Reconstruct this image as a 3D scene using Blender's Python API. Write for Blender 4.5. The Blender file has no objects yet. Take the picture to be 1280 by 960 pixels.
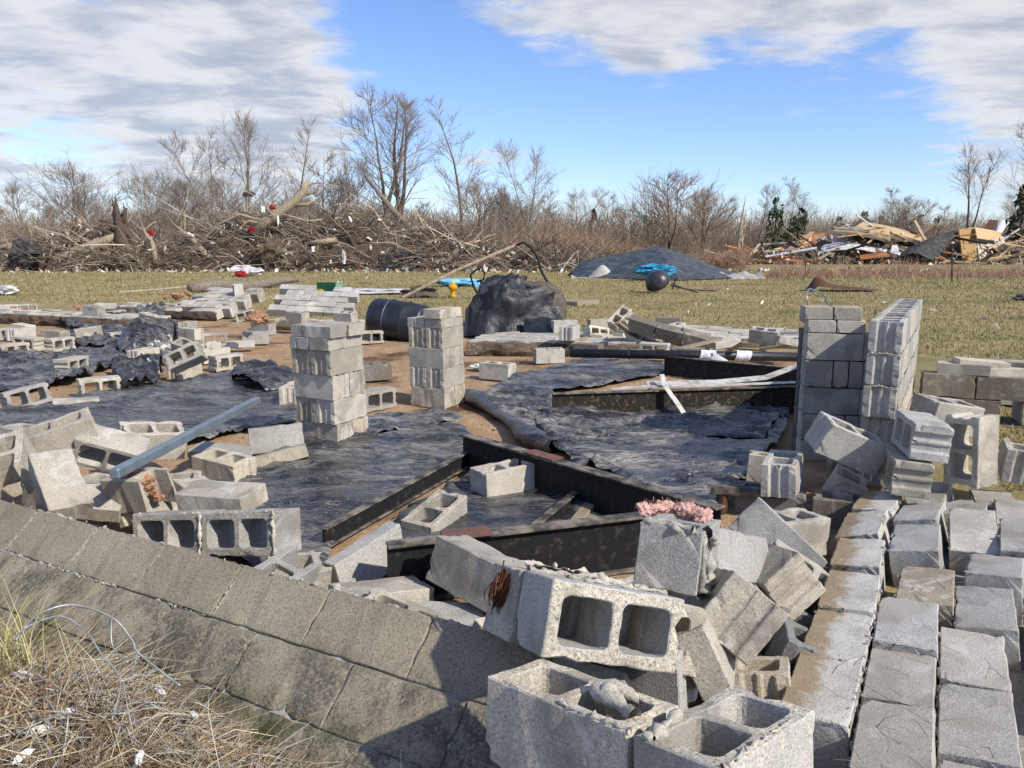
import bpy, bmesh, math, random
import numpy as np
from mathutils import Vector, Matrix, Euler, noise as mnoise

R = math.radians
random.seed(7)
scene = bpy.context.scene
C = scene.collection

# ------------------------------------------------------------------ camera
CAM_Z, FPX, HORIZON = 1.57, 961.0, 307.0            # pixels of a 1280 x 960 frame
PITCH = math.atan((480 - HORIZON) / FPX)
cam_data = bpy.data.cameras.new('camera')
cam = bpy.data.objects.new('camera', cam_data)
C.objects.link(cam)
cam.location = (0, 0, CAM_Z)
cam.rotation_euler = (math.pi / 2 - PITCH, 0, 0)
cam_data.sensor_fit = 'HORIZONTAL'
cam_data.sensor_width = 36
cam_data.lens = 36 * FPX / 1280
cam_data.clip_start = 0.05
cam_data.clip_end = 3000
scene.camera = cam
scene.view_settings.view_transform = 'Standard'
scene.view_settings.look = 'None'
scene.view_settings.gamma = 1
scene.view_settings.exposure = 0.52
scene.render.engine = 'CYCLES'
scene.cycles.use_denoising = True
scene.cycles.max_bounces = 5
scene.cycles.diffuse_bounces = 3
scene.cycles.transparent_max_bounces = 4

def ray(px, py):
    v = (480 - py) / FPX
    return Vector(((px - 640) / FPX, math.cos(PITCH) + v * math.sin(PITCH), -math.sin(PITCH) + v * math.cos(PITCH)))

def gp(px, py, z=0.0):
    """the point at height z that the photograph shows at (px, py)"""
    r = ray(px, py)
    return Vector((0, 0, CAM_Z)) + r * ((z - CAM_Z) / r.z)

def yp(px, py, Y):
    r = ray(px, py)
    return Vector((0, 0, CAM_Z)) + r * (Y / r.y)

# ------------------------------------------------------------------ sun and sky
SUN_AZ, SUN_EL = R(128), R(39)                     # clockwise from +Y
sd = Vector((math.sin(SUN_AZ) * math.cos(SUN_EL), math.cos(SUN_AZ) * math.cos(SUN_EL), math.sin(SUN_EL)))
sun_data = bpy.data.lights.new('sun', 'SUN')
sun_data.energy = 3.7
sun_data.angle = R(0.9)
sun_data.color = (1.0, 0.93, 0.82)
sun = bpy.data.objects.new('sun', sun_data)
C.objects.link(sun)
sun.rotation_euler = sd.to_track_quat('Z', 'Y').to_euler()
sun.location = (30, -10, 30)

world = bpy.data.worlds.new('World')
scene.world = world
world.use_nodes = True
nt = world.node_tree
nt.nodes.clear()

class NT:
    """small helper for node trees"""
    def __init__(s, nt): s.nt = nt
    def n(s, t, **kw):
        nd = s.nt.nodes.new(t)
        ins = kw.pop('ins', {})
        for k, v in kw.items(): setattr(nd, k, v)
        for k, v in ins.items(): s.set(nd.inputs[k], v)
        return nd
    def set(s, sock, v):
        if hasattr(v, 'is_linked') or isinstance(v, bpy.types.NodeSocket): s.nt.links.new(v, sock)
        else: sock.default_value = v
    def math(s, op, a, b=0.0, c=None, clamp=False):
        nd = s.nt.nodes.new('ShaderNodeMath'); nd.operation = op; nd.use_clamp = clamp
        s.set(nd.inputs[0], a); s.set(nd.inputs[1], b)
        if c is not None: s.set(nd.inputs[2], c)
        return nd.outputs[0]
    def vmath(s, op, a, b=(0, 0, 0)):
        nd = s.nt.nodes.new('ShaderNodeVectorMath'); nd.operation = op
        s.set(nd.inputs[0], a); s.set(nd.inputs[1], b)
        return nd.outputs['Value'] if op in ('DOT_PRODUCT', 'LENGTH', 'DISTANCE') else nd.outputs[0]
    def noise(s, vec, scale, detail=4, rough=0.55, dist=0.0, out='Fac'):
        nd = s.nt.nodes.new('ShaderNodeTexNoise')
        s.set(nd.inputs['Vector'], vec); s.set(nd.inputs['Scale'], scale)
        nd.inputs['Detail'].default_value = detail; nd.inputs['Roughness'].default_value = rough
        nd.inputs['Distortion'].default_value = dist
        return nd.outputs[out]
    def ramp(s, fac, stops):
        nd = s.nt.nodes.new('ShaderNodeValToRGB'); s.set(nd.inputs[0], fac)
        el = nd.color_ramp.elements
        while len(el) < len(stops): el.new(0.5)
        for e, (p, c) in zip(el, stops):
            e.position = p
            e.color = (c, c, c, 1) if not hasattr(c, '__len__') else (*c, 1)
        return nd.outputs[0]
    def mix(s, fac, a, b, mode='MIX'):
        nd = s.nt.nodes.new('ShaderNodeMix'); nd.data_type = 'RGBA'; nd.blend_type = mode
        s.set(nd.inputs[0], fac)
        for i, v in ((6, a), (7, b)):
            if isinstance(v, (tuple, list)) and len(v) == 3: v = (*v, 1)
            s.set(nd.inputs[i], v)
        return nd.outputs[2]
    def maprange(s, v, a, b, c=0.0, d=1.0, smooth=True):
        nd = s.nt.nodes.new('ShaderNodeMapRange'); nd.interpolation_type = 'SMOOTHSTEP' if smooth else 'LINEAR'
        s.set(nd.inputs[0], v)
        for i, x in enumerate((a, b, c, d)): nd.inputs[1 + i].default_value = x
        return nd.outputs[0]
    def mapping(s, vec, scale=(1, 1, 1), rot=(0, 0, 0), loc=(0, 0, 0)):
        nd = s.nt.nodes.new('ShaderNodeMapping'); s.set(nd.inputs[0], vec)
        nd.inputs['Scale'].default_value = scale; nd.inputs['Rotation'].default_value = rot; nd.inputs['Location'].default_value = loc
        return nd.outputs[0]

w = NT(nt)
sky = w.n('ShaderNodeTexSky', sky_type='NISHITA', sun_disc=False, sun_elevation=SUN_EL, sun_rotation=SUN_AZ,
          altitude=200, air_density=1.0, dust_density=0.25, ozone_density=2.5)
gen = w.n('ShaderNodeTexCoord').outputs['Generated']
sep = w.n('ShaderNodeSeparateXYZ', ins={0: gen})
zz = w.math('ADD', w.math('MAXIMUM', sep.outputs[2], 0.0), 0.10)
plane = w.n('ShaderNodeCombineXYZ', ins={0: w.math('DIVIDE', sep.outputs[0], zz), 1: w.math('DIVIDE', sep.outputs[1], zz), 2: 0.0}).outputs[0]
n_big = w.noise(w.mapping(plane, scale=(0.9, 1.1, 1), rot=(0, 0, R(14)), loc=(3.1, 1.7, 0)), 1.0, 6, 0.55, 0.3)
n_puff = w.noise(w.mapping(plane, scale=(4.6, 4.6, 1), rot=(0, 0, R(-10)), loc=(0.4, 5.2, 0)), 1.0, 7, 0.60, 0.3)
n_str = w.noise(w.mapping(plane, scale=(1.7, 3.0, 1), rot=(0, 0, R(8)), loc=(7.4, 0.2, 0)), 1.0, 6, 0.6, 0.3)
n_sh = w.noise(w.mapping(plane, scale=(2.4, 3.0, 1), rot=(0, 0, R(-4)), loc=(1.9, 8.2, 0)), 1.0, 6, 0.6, 0.3)
# where the banks of cloud stand in the sky (directions), over a patchy cover everywhere else
def bank(px, py, width, amp):
    d = ray(px, py).normalized()
    dot = w.vmath('DOT_PRODUCT', gen, tuple(d))
    return w.math('MULTIPLY', w.maprange(dot, math.cos(R(width)), 1.0), amp)
cover = 0.0
for (px, py, wd, am) in ((110, 70, 21, 0.14), (60, 180, 9, 0.11), (300, 170, 9, 0.10), (330, 80, 9, 0.07), (1180, 70, 20, 0.12), (900, 50, 11, 0.11),
                         (1290, 160, 9, 0.09), (640, 172, 4.5, 0.15), (740, 228, 5, 0.11), (420, 140, 6, 0.13), (720, 10, 7, 0.10), (545, 8, 5, 0.11), (820, 110, 5, 0.10)):
    b = bank(px, py, wd, am)
    cover = b if cover == 0.0 else w.math('ADD', cover, b)
for (px, py, wd, am) in ((505, 80, 8, -0.20), (720, 150, 7, -0.19), (980, 225, 13, -0.25), (110, 222, 5, -0.16), (430, 215, 5, -0.12), (600, 110, 5, -0.16), (850, 180, 8, -0.17), (20, 140, 4, -0.10), (640, 235, 6, -0.08), (1200, 215, 7, -0.10)):
    cover = w.math('ADD', cover, bank(px, py, wd, am))
dens = w.math('ADD', w.math('ADD', w.math('MULTIPLY', n_big, 0.27), w.math('MULTIPLY', n_puff, 0.43)), w.math('MULTIPLY', n_str, 0.30))
dens = w.math('ADD', dens, cover)
mask = w.maprange(dens, 0.455, 0.645)
mask = w.math('MULTIPLY', mask, w.maprange(sep.outputs[2], 0.01, 0.09))
mask = w.math('MULTIPLY', mask, 0.88)
shade = w.maprange(w.math('ADD', w.math('MULTIPLY', n_sh, 0.85), w.math('MULTIPLY', dens, 0.40)), 0.60, 0.86)
ccol = w.mix(shade, (0.98, 0.97, 0.96), (0.55, 0.59, 0.68))
bg_sky = w.n('ShaderNodeBackground', ins={'Color': w.mix(1.0, sky.outputs[0], (0.78, 0.84, 1.06), 'MULTIPLY'), 'Strength': 0.125})
bg_cl = w.n('ShaderNodeBackground', ins={'Color': ccol, 'Strength': 0.60})
mixs = w.n('ShaderNodeMixShader', ins={0: mask, 1: bg_sky.outputs[0], 2: bg_cl.outputs[0]})
w.n('ShaderNodeOutputWorld', ins={0: mixs.outputs[0]})

# ------------------------------------------------------------------ materials
def new_mat(name):
    m = bpy.data.materials.new(name); m.use_nodes = True
    m.node_tree.nodes.clear()
    t = NT(m.node_tree)
    out = t.n('ShaderNodeOutputMaterial')
    bsdf = t.n('ShaderNodeBsdfPrincipled')
    t.nt.links.new(bsdf.outputs[0], out.inputs[0])
    return m, t, bsdf

def obj_vec(t, jitter=True):
    co = t.n('ShaderNodeTexCoord').outputs['Object']
    if not jitter: return co, None
    rnd = t.n('ShaderNodeObjectInfo').outputs['Random']
    off = t.n('ShaderNodeCombineXYZ', ins={0: t.math('MULTIPLY', rnd, 37.0), 1: t.math('MULTIPLY', rnd, 91.0), 2: t.math('MULTIPLY', rnd, 53.0)}).outputs[0]
    return t.vmath('ADD', co, off), rnd

def bump(t, bsdf, h, strength=0.5, dist=0.01):
    b = t.n('ShaderNodeBump', ins={'Height': h, 'Strength': strength, 'Distance': dist})
    t.nt.links.new(b.outputs[0], bsdf.inputs['Normal'])

def concrete(name, gray=(0.42, 0.405, 0.375), tan=(0.47, 0.42, 0.335), tanbias=0.5, stain=None, stain_amt=0.0, rough=0.95, speck=0.38, fine=1.0, rim=(0.55, 0.52, 0.46)):
    m, t, b = new_mat(name)
    v, rnd = obj_vec(t)
    base = t.mix(t.maprange(rnd, tanbias - 0.35, tanbias + 0.55), gray, tan)
    n1 = t.noise(v, 5.0, 6, 0.6)
    base = t.mix(1.0, base, t.ramp(n1, [(0.25, 0.70), (0.5, 0.98), (0.75, 1.16)]), 'MULTIPLY')
    n2 = t.noise(v, 26.0, 5, 0.65)
    base = t.mix(t.maprange(n2, 0.56, 0.75), base, (0.50, 0.46, 0.38))
    n3 = t.noise(v, 155.0 * fine, 3, 0.7)
    base = t.mix(1.0, base, t.ramp(n3, [(0.33, 1 - speck), (0.47, 0.93), (0.66, 1.22)]), 'MULTIPLY')
    n4 = t.noise(v, 330.0 * fine, 2, 0.6)
    base = t.mix(1.0, base, t.ramp(n4, [(0.36, 1 - speck * .85), (0.46, 1.0), (0.66, 1.12)]), 'MULTIPLY')
    if rim is not None:
        # smears of mortar and damp patches, each block its own amount
        sm = t.noise(v, 8.0, 6, 0.7, 0.8)
        base = t.mix(t.math('MULTIPLY', t.maprange(t.math('ADD', sm, t.math('MULTIPLY', rnd, 0.14)), 0.66, 0.74), 0.75), base, rim)
        dm = t.noise(v, 3.4, 4, 0.6, 0.5)
        base = t.mix(t.math('MULTIPLY', t.maprange(t.math('ADD', dm, t.math('MULTIPLY', t.math('FRACT', t.math('MULTIPLY', rnd, 7.3)), 0.20)), 0.62, 0.74), 0.55), base, (0.20, 0.18, 0.145))
        base = t.mix(1.0, base, t.ramp(t.math('FRACT', t.math('MULTIPLY', rnd, 3.7)), [(0.0, 0.76), (0.5, 0.98), (1.0, 1.10)]), 'MULTIPLY')
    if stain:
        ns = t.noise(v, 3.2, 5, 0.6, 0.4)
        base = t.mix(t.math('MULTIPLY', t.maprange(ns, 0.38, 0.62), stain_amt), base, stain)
    t.set(b.inputs['Base Color'], base)
    b.inputs['Roughness'].default_value = rough
    b.inputs['Specular IOR Level'].default_value = 0.25
    h = t.math('ADD', t.math('MULTIPLY', n3, 0.7), t.math('MULTIPLY', t.noise(v, 60.0, 4, 0.6), 0.6))
    bump(t, b, h, 0.75, 0.004)
    return m

M = {}
M['block'] = concrete('concrete_block_grey')
M['block_tan'] = concrete('concrete_block_tan', gray=(0.44, 0.41, 0.35), tan=(0.50, 0.43, 0.32))
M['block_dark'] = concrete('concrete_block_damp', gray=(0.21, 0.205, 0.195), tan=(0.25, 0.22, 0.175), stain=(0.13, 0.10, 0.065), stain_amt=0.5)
M['block_slab'] = concrete('concrete_block_weathered', gray=(0.47, 0.455, 0.43), tan=(0.50, 0.465, 0.40), stain=(0.30, 0.27, 0.225), stain_amt=0.6)
M['block_far'] = concrete('concrete_block_pale', gray=(0.46, 0.44, 0.395), tan=(0.54, 0.48, 0.37), speck=0.3)
M['rim'] = concrete('mortar_coated_rim', gray=(0.46, 0.42, 0.34), tan=(0.52, 0.45, 0.33), speck=0.55, fine=0.6)
M['mortar'] = concrete('mortar_crumb', gray=(0.44, 0.42, 0.37), tan=(0.52, 0.47, 0.37), speck=0.4)
M['mortar_dark'] = concrete('mortar_joint', gray=(0.25, 0.24, 0.22), tan=(0.28, 0.25, 0.2), speck=0.4)
M['mortar_grey'] = concrete('mortar_joint_grey', gray=(0.30, 0.29, 0.265), tan=(0.36, 0.33, 0.28), speck=0.5)
M['block_brown'] = concrete('concrete_block_brownish', gray=(0.30, 0.26, 0.20), tan=(0.33, 0.28, 0.205), stain=(0.22, 0.18, 0.13), stain_amt=0.5)
M['earth_crust'] = concrete('earth_stained_edge', gray=(0.16, 0.115, 0.075), tan=(0.27, 0.20, 0.125), stain=(0.06, 0.042, 0.03), stain_amt=0.8, speck=0.6, fine=0.3)

def wall_face_material():
    """front wall: damp tan-grey concrete, mould patches growing on the lower courses (wall-local z)"""
    m, t, b = new_mat('mouldy_wall_concrete')
    v, rnd = obj_vec(t)
    pos = t.n('ShaderNodeNewGeometry').outputs['Position']
    z = t.n('ShaderNodeSeparateXYZ', ins={0: pos}).outputs[2]
    base = t.mix(rnd, (0.255, 0.22, 0.16), (0.305, 0.265, 0.195))
    n1 = t.noise(pos, 4.0, 6, 0.65)
    base = t.mix(1.0, base, t.ramp(n1, [(0.25, 0.66), (0.5, 1.0), (0.78, 1.22)]), 'MULTIPLY')
    # pale vertical drips and black mould on the lower courses
    low = t.maprange(z, 0.29, 0.37, 1.0, 0.0)
    ng = t.noise(t.mapping(pos, scale=(6, 6, 2.0)), 1.0, 5, 0.7, 0.5)
    mould = t.math('MULTIPLY', t.maprange(ng, 0.40, 0.58), low)
    sp = t.maprange(t.noise(pos, 85.0, 4, 0.8), 0.36, 0.54)
    base = t.mix(t.math('MULTIPLY', mould, t.math('MULTIPLY', sp, 0.75)), base, (0.05, 0.048, 0.042))
    pale = t.math('MULTIPLY', t.maprange(t.noise(t.mapping(pos, scale=(9, 9, 2.0), loc=(5, 1, 2)), 1.0, 4, 0.6), 0.56, 0.72), low)
    base = t.mix(t.math('MULTIPLY', pale, 0.6), base, (0.40, 0.36, 0.27))
    green = t.math('MULTIPLY', t.maprange(z, 0.16, 0.25, 1.0, 0.0), t.maprange(t.noise(pos, 7.0, 4, 0.6), 0.40, 0.60))
    base = t.mix(t.math('MULTIPLY', green, 0.85), base, (0.045, 0.055, 0.012))
    n3 = t.noise(pos, 150.0, 3, 0.75)
    base = t.mix(1.0, base, t.ramp(n3, [(0.32, 0.42), (0.48, 0.95), (0.72, 1.25)]), 'MULTIPLY')
    t.set(b.inputs['Base Color'], base)
    b.inputs['Roughness'].default_value = 0.95
    b.inputs['Specular IOR Level'].default_value = 0.2
    bump(t, b, t.math('ADD', t.math('MULTIPLY', n3, 0.8), t.noise(pos, 50.0, 4, 0.6)), 0.8, 0.004)
    return m
M['front_wall'] = wall_face_material()

def stained_base_material():
    """base course of the wall that fell outwards: rusty brown soil line along one long edge (block-local y)"""
    m, t, b = new_mat('soil_stained_block')
    v, rnd = obj_vec(t)
    co = t.n('ShaderNodeTexCoord').outputs['Object']
    y = t.n('ShaderNodeSeparateXYZ', ins={0: co}).outputs[1]
    base = t.mix(rnd, (0.47, 0.455, 0.42), (0.51, 0.48, 0.42))
    n1 = t.noise(v, 5.0, 6, 0.65)
    base = t.mix(1.0, base, t.ramp(n1, [(0.25, 0.68), (0.5, 1.0), (0.75, 1.2)]), 'MULTIPLY')
    edge = t.math('ADD', y, t.math('MULTIPLY', t.math('SUBTRACT', t.noise(v, 9.0, 5, 0.7, 0.6), 0.5), 0.22))
    st = t.maprange(edge, -0.004, 0.050)
    base = t.mix(t.math('MULTIPLY', st, 0.85), base, t.mix(n1, (0.23, 0.155, 0.075), (0.33, 0.25, 0.14)))
    n3 = t.noise(v, 150.0, 3, 0.7)
    base = t.mix(1.0, base, t.ramp(n3, [(0.3, 0.5), (0.46, 0.95), (0.7, 1.15)]), 'MULTIPLY')
    t.set(b.inputs['Base Color'], base)
    b.inputs['Roughness'].default_value = 0.92
    b.inputs['Specular IOR Level'].default_value = 0.25
    bump(t, b, t.math('ADD', t.math('MULTIPLY', n3, 0.7), t.noise(v, 45.0, 4, 0.6)), 0.7, 0.004)
    return m
M['base_course'] = stained_base_material()

def simple(name, col, col2=None, rough=0.8, scale=8.0, metal=0.0, spec=0.3, bumpd=0.0, bscale=40.0, jitter=True, stretch=(1, 1, 1), lo=0.38, hi=0.64):
    m, t, b = new_mat(name)
    v, rnd = obj_vec(t, jitter)
    if stretch != (1, 1, 1): v = t.mapping(v, scale=stretch)
    n = t.noise(v, scale, 5, 0.62, 0.2)
    c = t.mix(t.maprange(n, lo, hi), col, col2 if col2 else tuple(x * 0.7 for x in col))
    t.set(b.inputs['Base Color'], c)
    b.inputs['Roughness'].default_value = rough
    b.inputs['Metallic'].default_value = metal
    b.inputs['Specular IOR Level'].default_value = spec
    if bumpd: bump(t, b, t.noise(v, bscale, 4, 0.6), 0.8, bumpd)
    return m

def vcol(name, rough=0.9, spec=0.15):
    m, t, b = new_mat(name)
    a = t.n('ShaderNodeAttribute', attribute_name='tint')
    t.set(b.inputs['Base Color'], a.outputs['Color'])
    b.inputs['Roughness'].default_value = rough
    b.inputs['Specular IOR Level'].default_value = spec
    return m
M['vcol'] = vcol('fibre_by_tint')

def plastic_sheet_material(name, dust=0.5, dustcol=(0.17, 0.16, 0.145)):
    m, t, b = new_mat(name)
    pos = t.n('ShaderNodeNewGeometry').outputs['Position']
    n1 = t.noise(t.mapping(pos, scale=(1.6, 3.4, 2), rot=(0, 0, R(-20))), 1.0, 6, 0.66, 0.6)
    n2 = t.noise(t.mapping(pos, scale=(9, 26, 9), rot=(0, 0, R(-16))), 1.0, 5, 0.7, 0.8)
    n4 = t.noise(pos, 60.0, 4, 0.7)
    base = t.mix(n2, (0.007, 0.007, 0.009), (0.022, 0.024, 0.031))
    d = t.math('MULTIPLY', t.maprange(t.math('ADD', t.math('MULTIPLY', n1, 0.7), t.math('MULTIPLY', n2, 0.3)), 0.47, 0.66), dust)
    base = t.mix(d, base, dustcol)
    flecks = t.math('MULTIPLY', t.maprange(n4, 0.56, 0.66), t.maprange(n2, 0.42, 0.60))
    base = t.mix(t.math('MULTIPLY', flecks, 0.9 * min(1, dust * 1.6)), base, (0.46, 0.44, 0.40))
    def crease(sc, rot, pw, loc):
        q = t.noise(t.mapping(pos, scale=sc, rot=(0, 0, R(rot)), loc=loc), 1.0, 5, 0.62, 0.9)
        r_ = t.math('SUBTRACT', 1.0, t.math('ABSOLUTE', t.math('SUBTRACT', t.math('MULTIPLY', q, 4.0), 2.0)), clamp=True)
        return t.math('POWER', r_, pw)
    cr = t.math('MAXIMUM', crease((1.6, 7.0, 3), -14, 10.0, (0, 0, 0)), t.math('MULTIPLY', crease((4, 14, 5), -30, 9.0, (4, 1, 2)), 0.8))
    cr = t.math('MULTIPLY', cr, t.maprange(n1, 0.36, 0.62, 0.10, 1.0))
    base = t.mix(t.math('MULTIPLY', cr, min(1.0, 0.25 + dust * .8)), base, (0.42, 0.40, 0.36))
    t.set(b.inputs['Base Color'], base)
    t.set(b.inputs['Roughness'], t.math('ADD', t.math('MULTIPLY', d, 0.42), 0.27))
    b.inputs['Specular IOR Level'].default_value = 0.65
    h = t.math('ADD', t.math('MULTIPLY', t.noise(t.mapping(pos, scale=(3.5, 13, 5), rot=(0, 0, R(-18))), 1.0, 3, 0.5, 0.8), 1.0), t.math('MULTIPLY', t.noise(t.mapping(pos, scale=(9, 24, 9), rot=(0, 0, R(-34))), 1.0, 2, 0.5, 0.6), 0.35))
    h = t.math('ADD', h, t.math('MULTIPLY', cr, 0.25))
    bump(t, b, h, 0.55, 0.03)
    return m
M['plastic'] = plastic_sheet_material('black_polythene', 0.46, (0.20, 0.185, 0.155))
M['plastic_dusty'] = plastic_sheet_material('black_polythene_dusty', 0.75, (0.24, 0.22, 0.18))
M['plastic_clean'] = plastic_sheet_material('black_polythene_clean', 0.18)

M['beam'] = simple('black_painted_steel', (0.010, 0.010, 0.011), (0.075, 0.06, 0.045), 0.7, 22.0, spec=0.3, bumpd=0.003, lo=0.52, hi=0.78)
M['flange'] = simple('worn_steel_flange', (0.035, 0.033, 0.030), (0.22, 0.185, 0.14), 0.7, 9.0, spec=0.4, bumpd=0.002)
M['beam_dirty'] = simple('mud_spattered_steel', (0.022, 0.018, 0.014), (0.16, 0.12, 0.075), 0.8, 30.0, spec=0.25, bumpd=0.003, lo=0.52, hi=0.72)
M['rust'] = simple('rusty_steel', (0.13, 0.055, 0.03), (0.05, 0.03, 0.022), 0.85, 20.0, bumpd=0.002)
M['redrust'] = simple('red_primer_plate', (0.20, 0.085, 0.06), (0.12, 0.07, 0.055), 0.85, 14.0)
M['galv'] = simple('galvanised_steel', (0.20, 0.25, 0.29), (0.26, 0.31, 0.35), 0.42, 7.0, metal=0.55, spec=0.5)
M['alum'] = simple('bent_white_metal', (0.52, 0.51, 0.48), (0.30, 0.28, 0.25), 0.5, 14.0, metal=0.1, spec=0.5)
M['pipe'] = simple('black_plastic_pipe', (0.008, 0.008, 0.010), (0.020, 0.021, 0.024), 0.45, 12.0, spec=0.45)
M['barrel'] = simple('black_plastic_drum', (0.010, 0.012, 0.018), (0.022, 0.025, 0.032), 0.42, 6.0, spec=0.5)
M['rubber'] = simple('black_cable', (0.015, 0.015, 0.016), None, 0.6)
M['cover'] = simple('black_cover_film', (0.012, 0.013, 0.016), (0.05, 0.052, 0.058), 0.48, 3.0, spec=0.4, bumpd=0.05, bscale=4)
M['kettle'] = simple('black_enamel', (0.018, 0.018, 0.022), (0.05, 0.05, 0.055), 0.4, 5.0, spec=0.5)
M['white'] = simple('white_shreds', (0.78, 0.77, 0.74), (0.6, 0.59, 0.56), 0.8)
M['cloth'] = simple('white_cloth', (0.78, 0.78, 0.80), (0.62, 0.62, 0.66), 0.85)
M['greyroof'] = simple('grey_membrane', (0.028, 0.037, 0.042), (0.075, 0.086, 0.09), 0.55, 2.5, spec=0.45, bumpd=0.02, bscale=3)
M['greyroof_lt'] = simple('pale_liner', (0.42, 0.41, 0.37), (0.26, 0.25, 0.23), 0.75, 2.0)
M['blue'] = simple('blue_tarpaulin', (0.02, 0.17, 0.33), (0.05, 0.36, 0.48), 0.55, 3.0)
M['bluelt'] = simple('pale_blue_tarpaulin', (0.14, 0.42, 0.58), (0.22, 0.52, 0.68), 0.6, 3.0)
M['darkblue'] = simple('dark_blue_cloth', (0.02, 0.03, 0.16), (0.05, 0.05, 0.25), 0.7, 3.0)
M['wood'] = simple('weathered_board', (0.33, 0.27, 0.19), (0.21, 0.165, 0.115), 0.85, 9.0, stretch=(1, 9, 9))
M['newwood'] = simple('fresh_lumber', (0.55, 0.40, 0.22), (0.42, 0.29, 0.15), 0.8, 6.0, stretch=(1, 8, 8))
M['plywood'] = simple('plywood_sheet', (0.44, 0.28, 0.12), (0.33, 0.20, 0.08), 0.8, 2.0, stretch=(1, 1, 5))
M['drywall'] = simple('cream_panel', (0.62, 0.54, 0.41), (0.52, 0.44, 0.32), 0.85, 1.6)
M['orange'] = simple('orange_board', (0.40, 0.17, 0.06), (0.30, 0.14, 0.06), 0.8, 4.0)
M['shingle'] = simple('black_roofing', (0.025, 0.026, 0.028), (0.075, 0.072, 0.068), 0.8, 4.0)
M['siding'] = simple('white_siding', (0.62, 0.61, 0.59), (0.42, 0.41, 0.40), 0.6, 3.0)
M['insul'] = simple('pink_insulation', (0.66, 0.42, 0.36), (0.52, 0.31, 0.26), 0.95, 30.0, bumpd=0.012, bscale=60)
M['insul_tan'] = simple('orange_tan_insulation', (0.45, 0.25, 0.15), (0.28, 0.15, 0.09), 0.95, 30.0, bumpd=0.012, bscale=60)
M['rootfibre'] = simple('rust_brown_fibre', (0.17, 0.06, 0.025), (0.07, 0.03, 0.015), 0.95, 60.0, stretch=(1, 1, .2), bumpd=0.01, bscale=120)
M['green'] = simple('green_plastic', (0.012, 0.07, 0.035), (0.02, 0.10, 0.05), 0.5, 4.0)
M['palegreen'] = simple('pale_green_plastic', (0.20, 0.36, 0.24), (0.16, 0.29, 0.19), 0.5, 4.0)
M['yellow'] = simple('yellow_plastic', (0.55, 0.38, 0.02), (0.45, 0.30, 0.02), 0.5)
M['orangey'] = simple('orange_yellow_plastic', (0.65, 0.33, 0.01), (0.55, 0.26, 0.01), 0.5)
M['red'] = simple('red_cloth', (0.33, 0.015, 0.02), (0.22, 0.01, 0.02), 0.8)
M['wicker'] = simple('brown_upholstery', (0.13, 0.105, 0.08), (0.075, 0.06, 0.047), 0.9, 9.0, bumpd=0.01, bscale=30)
M['bark'] = simple('grey_bark', (0.26, 0.215, 0.165), (0.14, 0.115, 0.09), 0.95, 6.0, stretch=(4, 4, 1), bumpd=0.03, bscale=14)
M['bark_dark'] = simple('dark_bark', (0.12, 0.085, 0.06), (0.06, 0.045, 0.035), 0.95, 6.0, stretch=(4, 4, 1), bumpd=0.03, bscale=14)
M['barewood'] = simple('stripped_wood', (0.42, 0.34, 0.24), (0.26, 0.20, 0.14), 0.9, 6.0, stretch=(3, 3, 1), bumpd=0.02, bscale=12)
M['twig'] = simple('twig_grey', (0.35, 0.30, 0.25), (0.27, 0.225, 0.185), 0.95, 1.0)
M['twig_red'] = simple('twig_red_brown', (0.32, 0.24, 0.185), (0.25, 0.18, 0.135), 0.95, 1.0)
M['needle'] = simple('evergreen_needles', (0.035, 0.055, 0.022), (0.055, 0.075, 0.03), 0.9, 3.0)
M['needle_dark'] = simple('dark_evergreen', (0.045, 0.058, 0.033), (0.07, 0.08, 0.045), 0.9, 3.0)
M['moss'] = simple('moss', (0.045, 0.062, 0.010), (0.075, 0.085, 0.018), 0.95, 9.0)
M['wire'] = simple('galvanised_wire', (0.42, 0.43, 0.42), (0.28, 0.28, 0.27), 0.5, 20.0, metal=0.5)
M['sack'] = simple('dark_sheeting', (0.03, 0.03, 0.032), (0.09, 0.085, 0.08), 0.7, 3.0)

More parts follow.
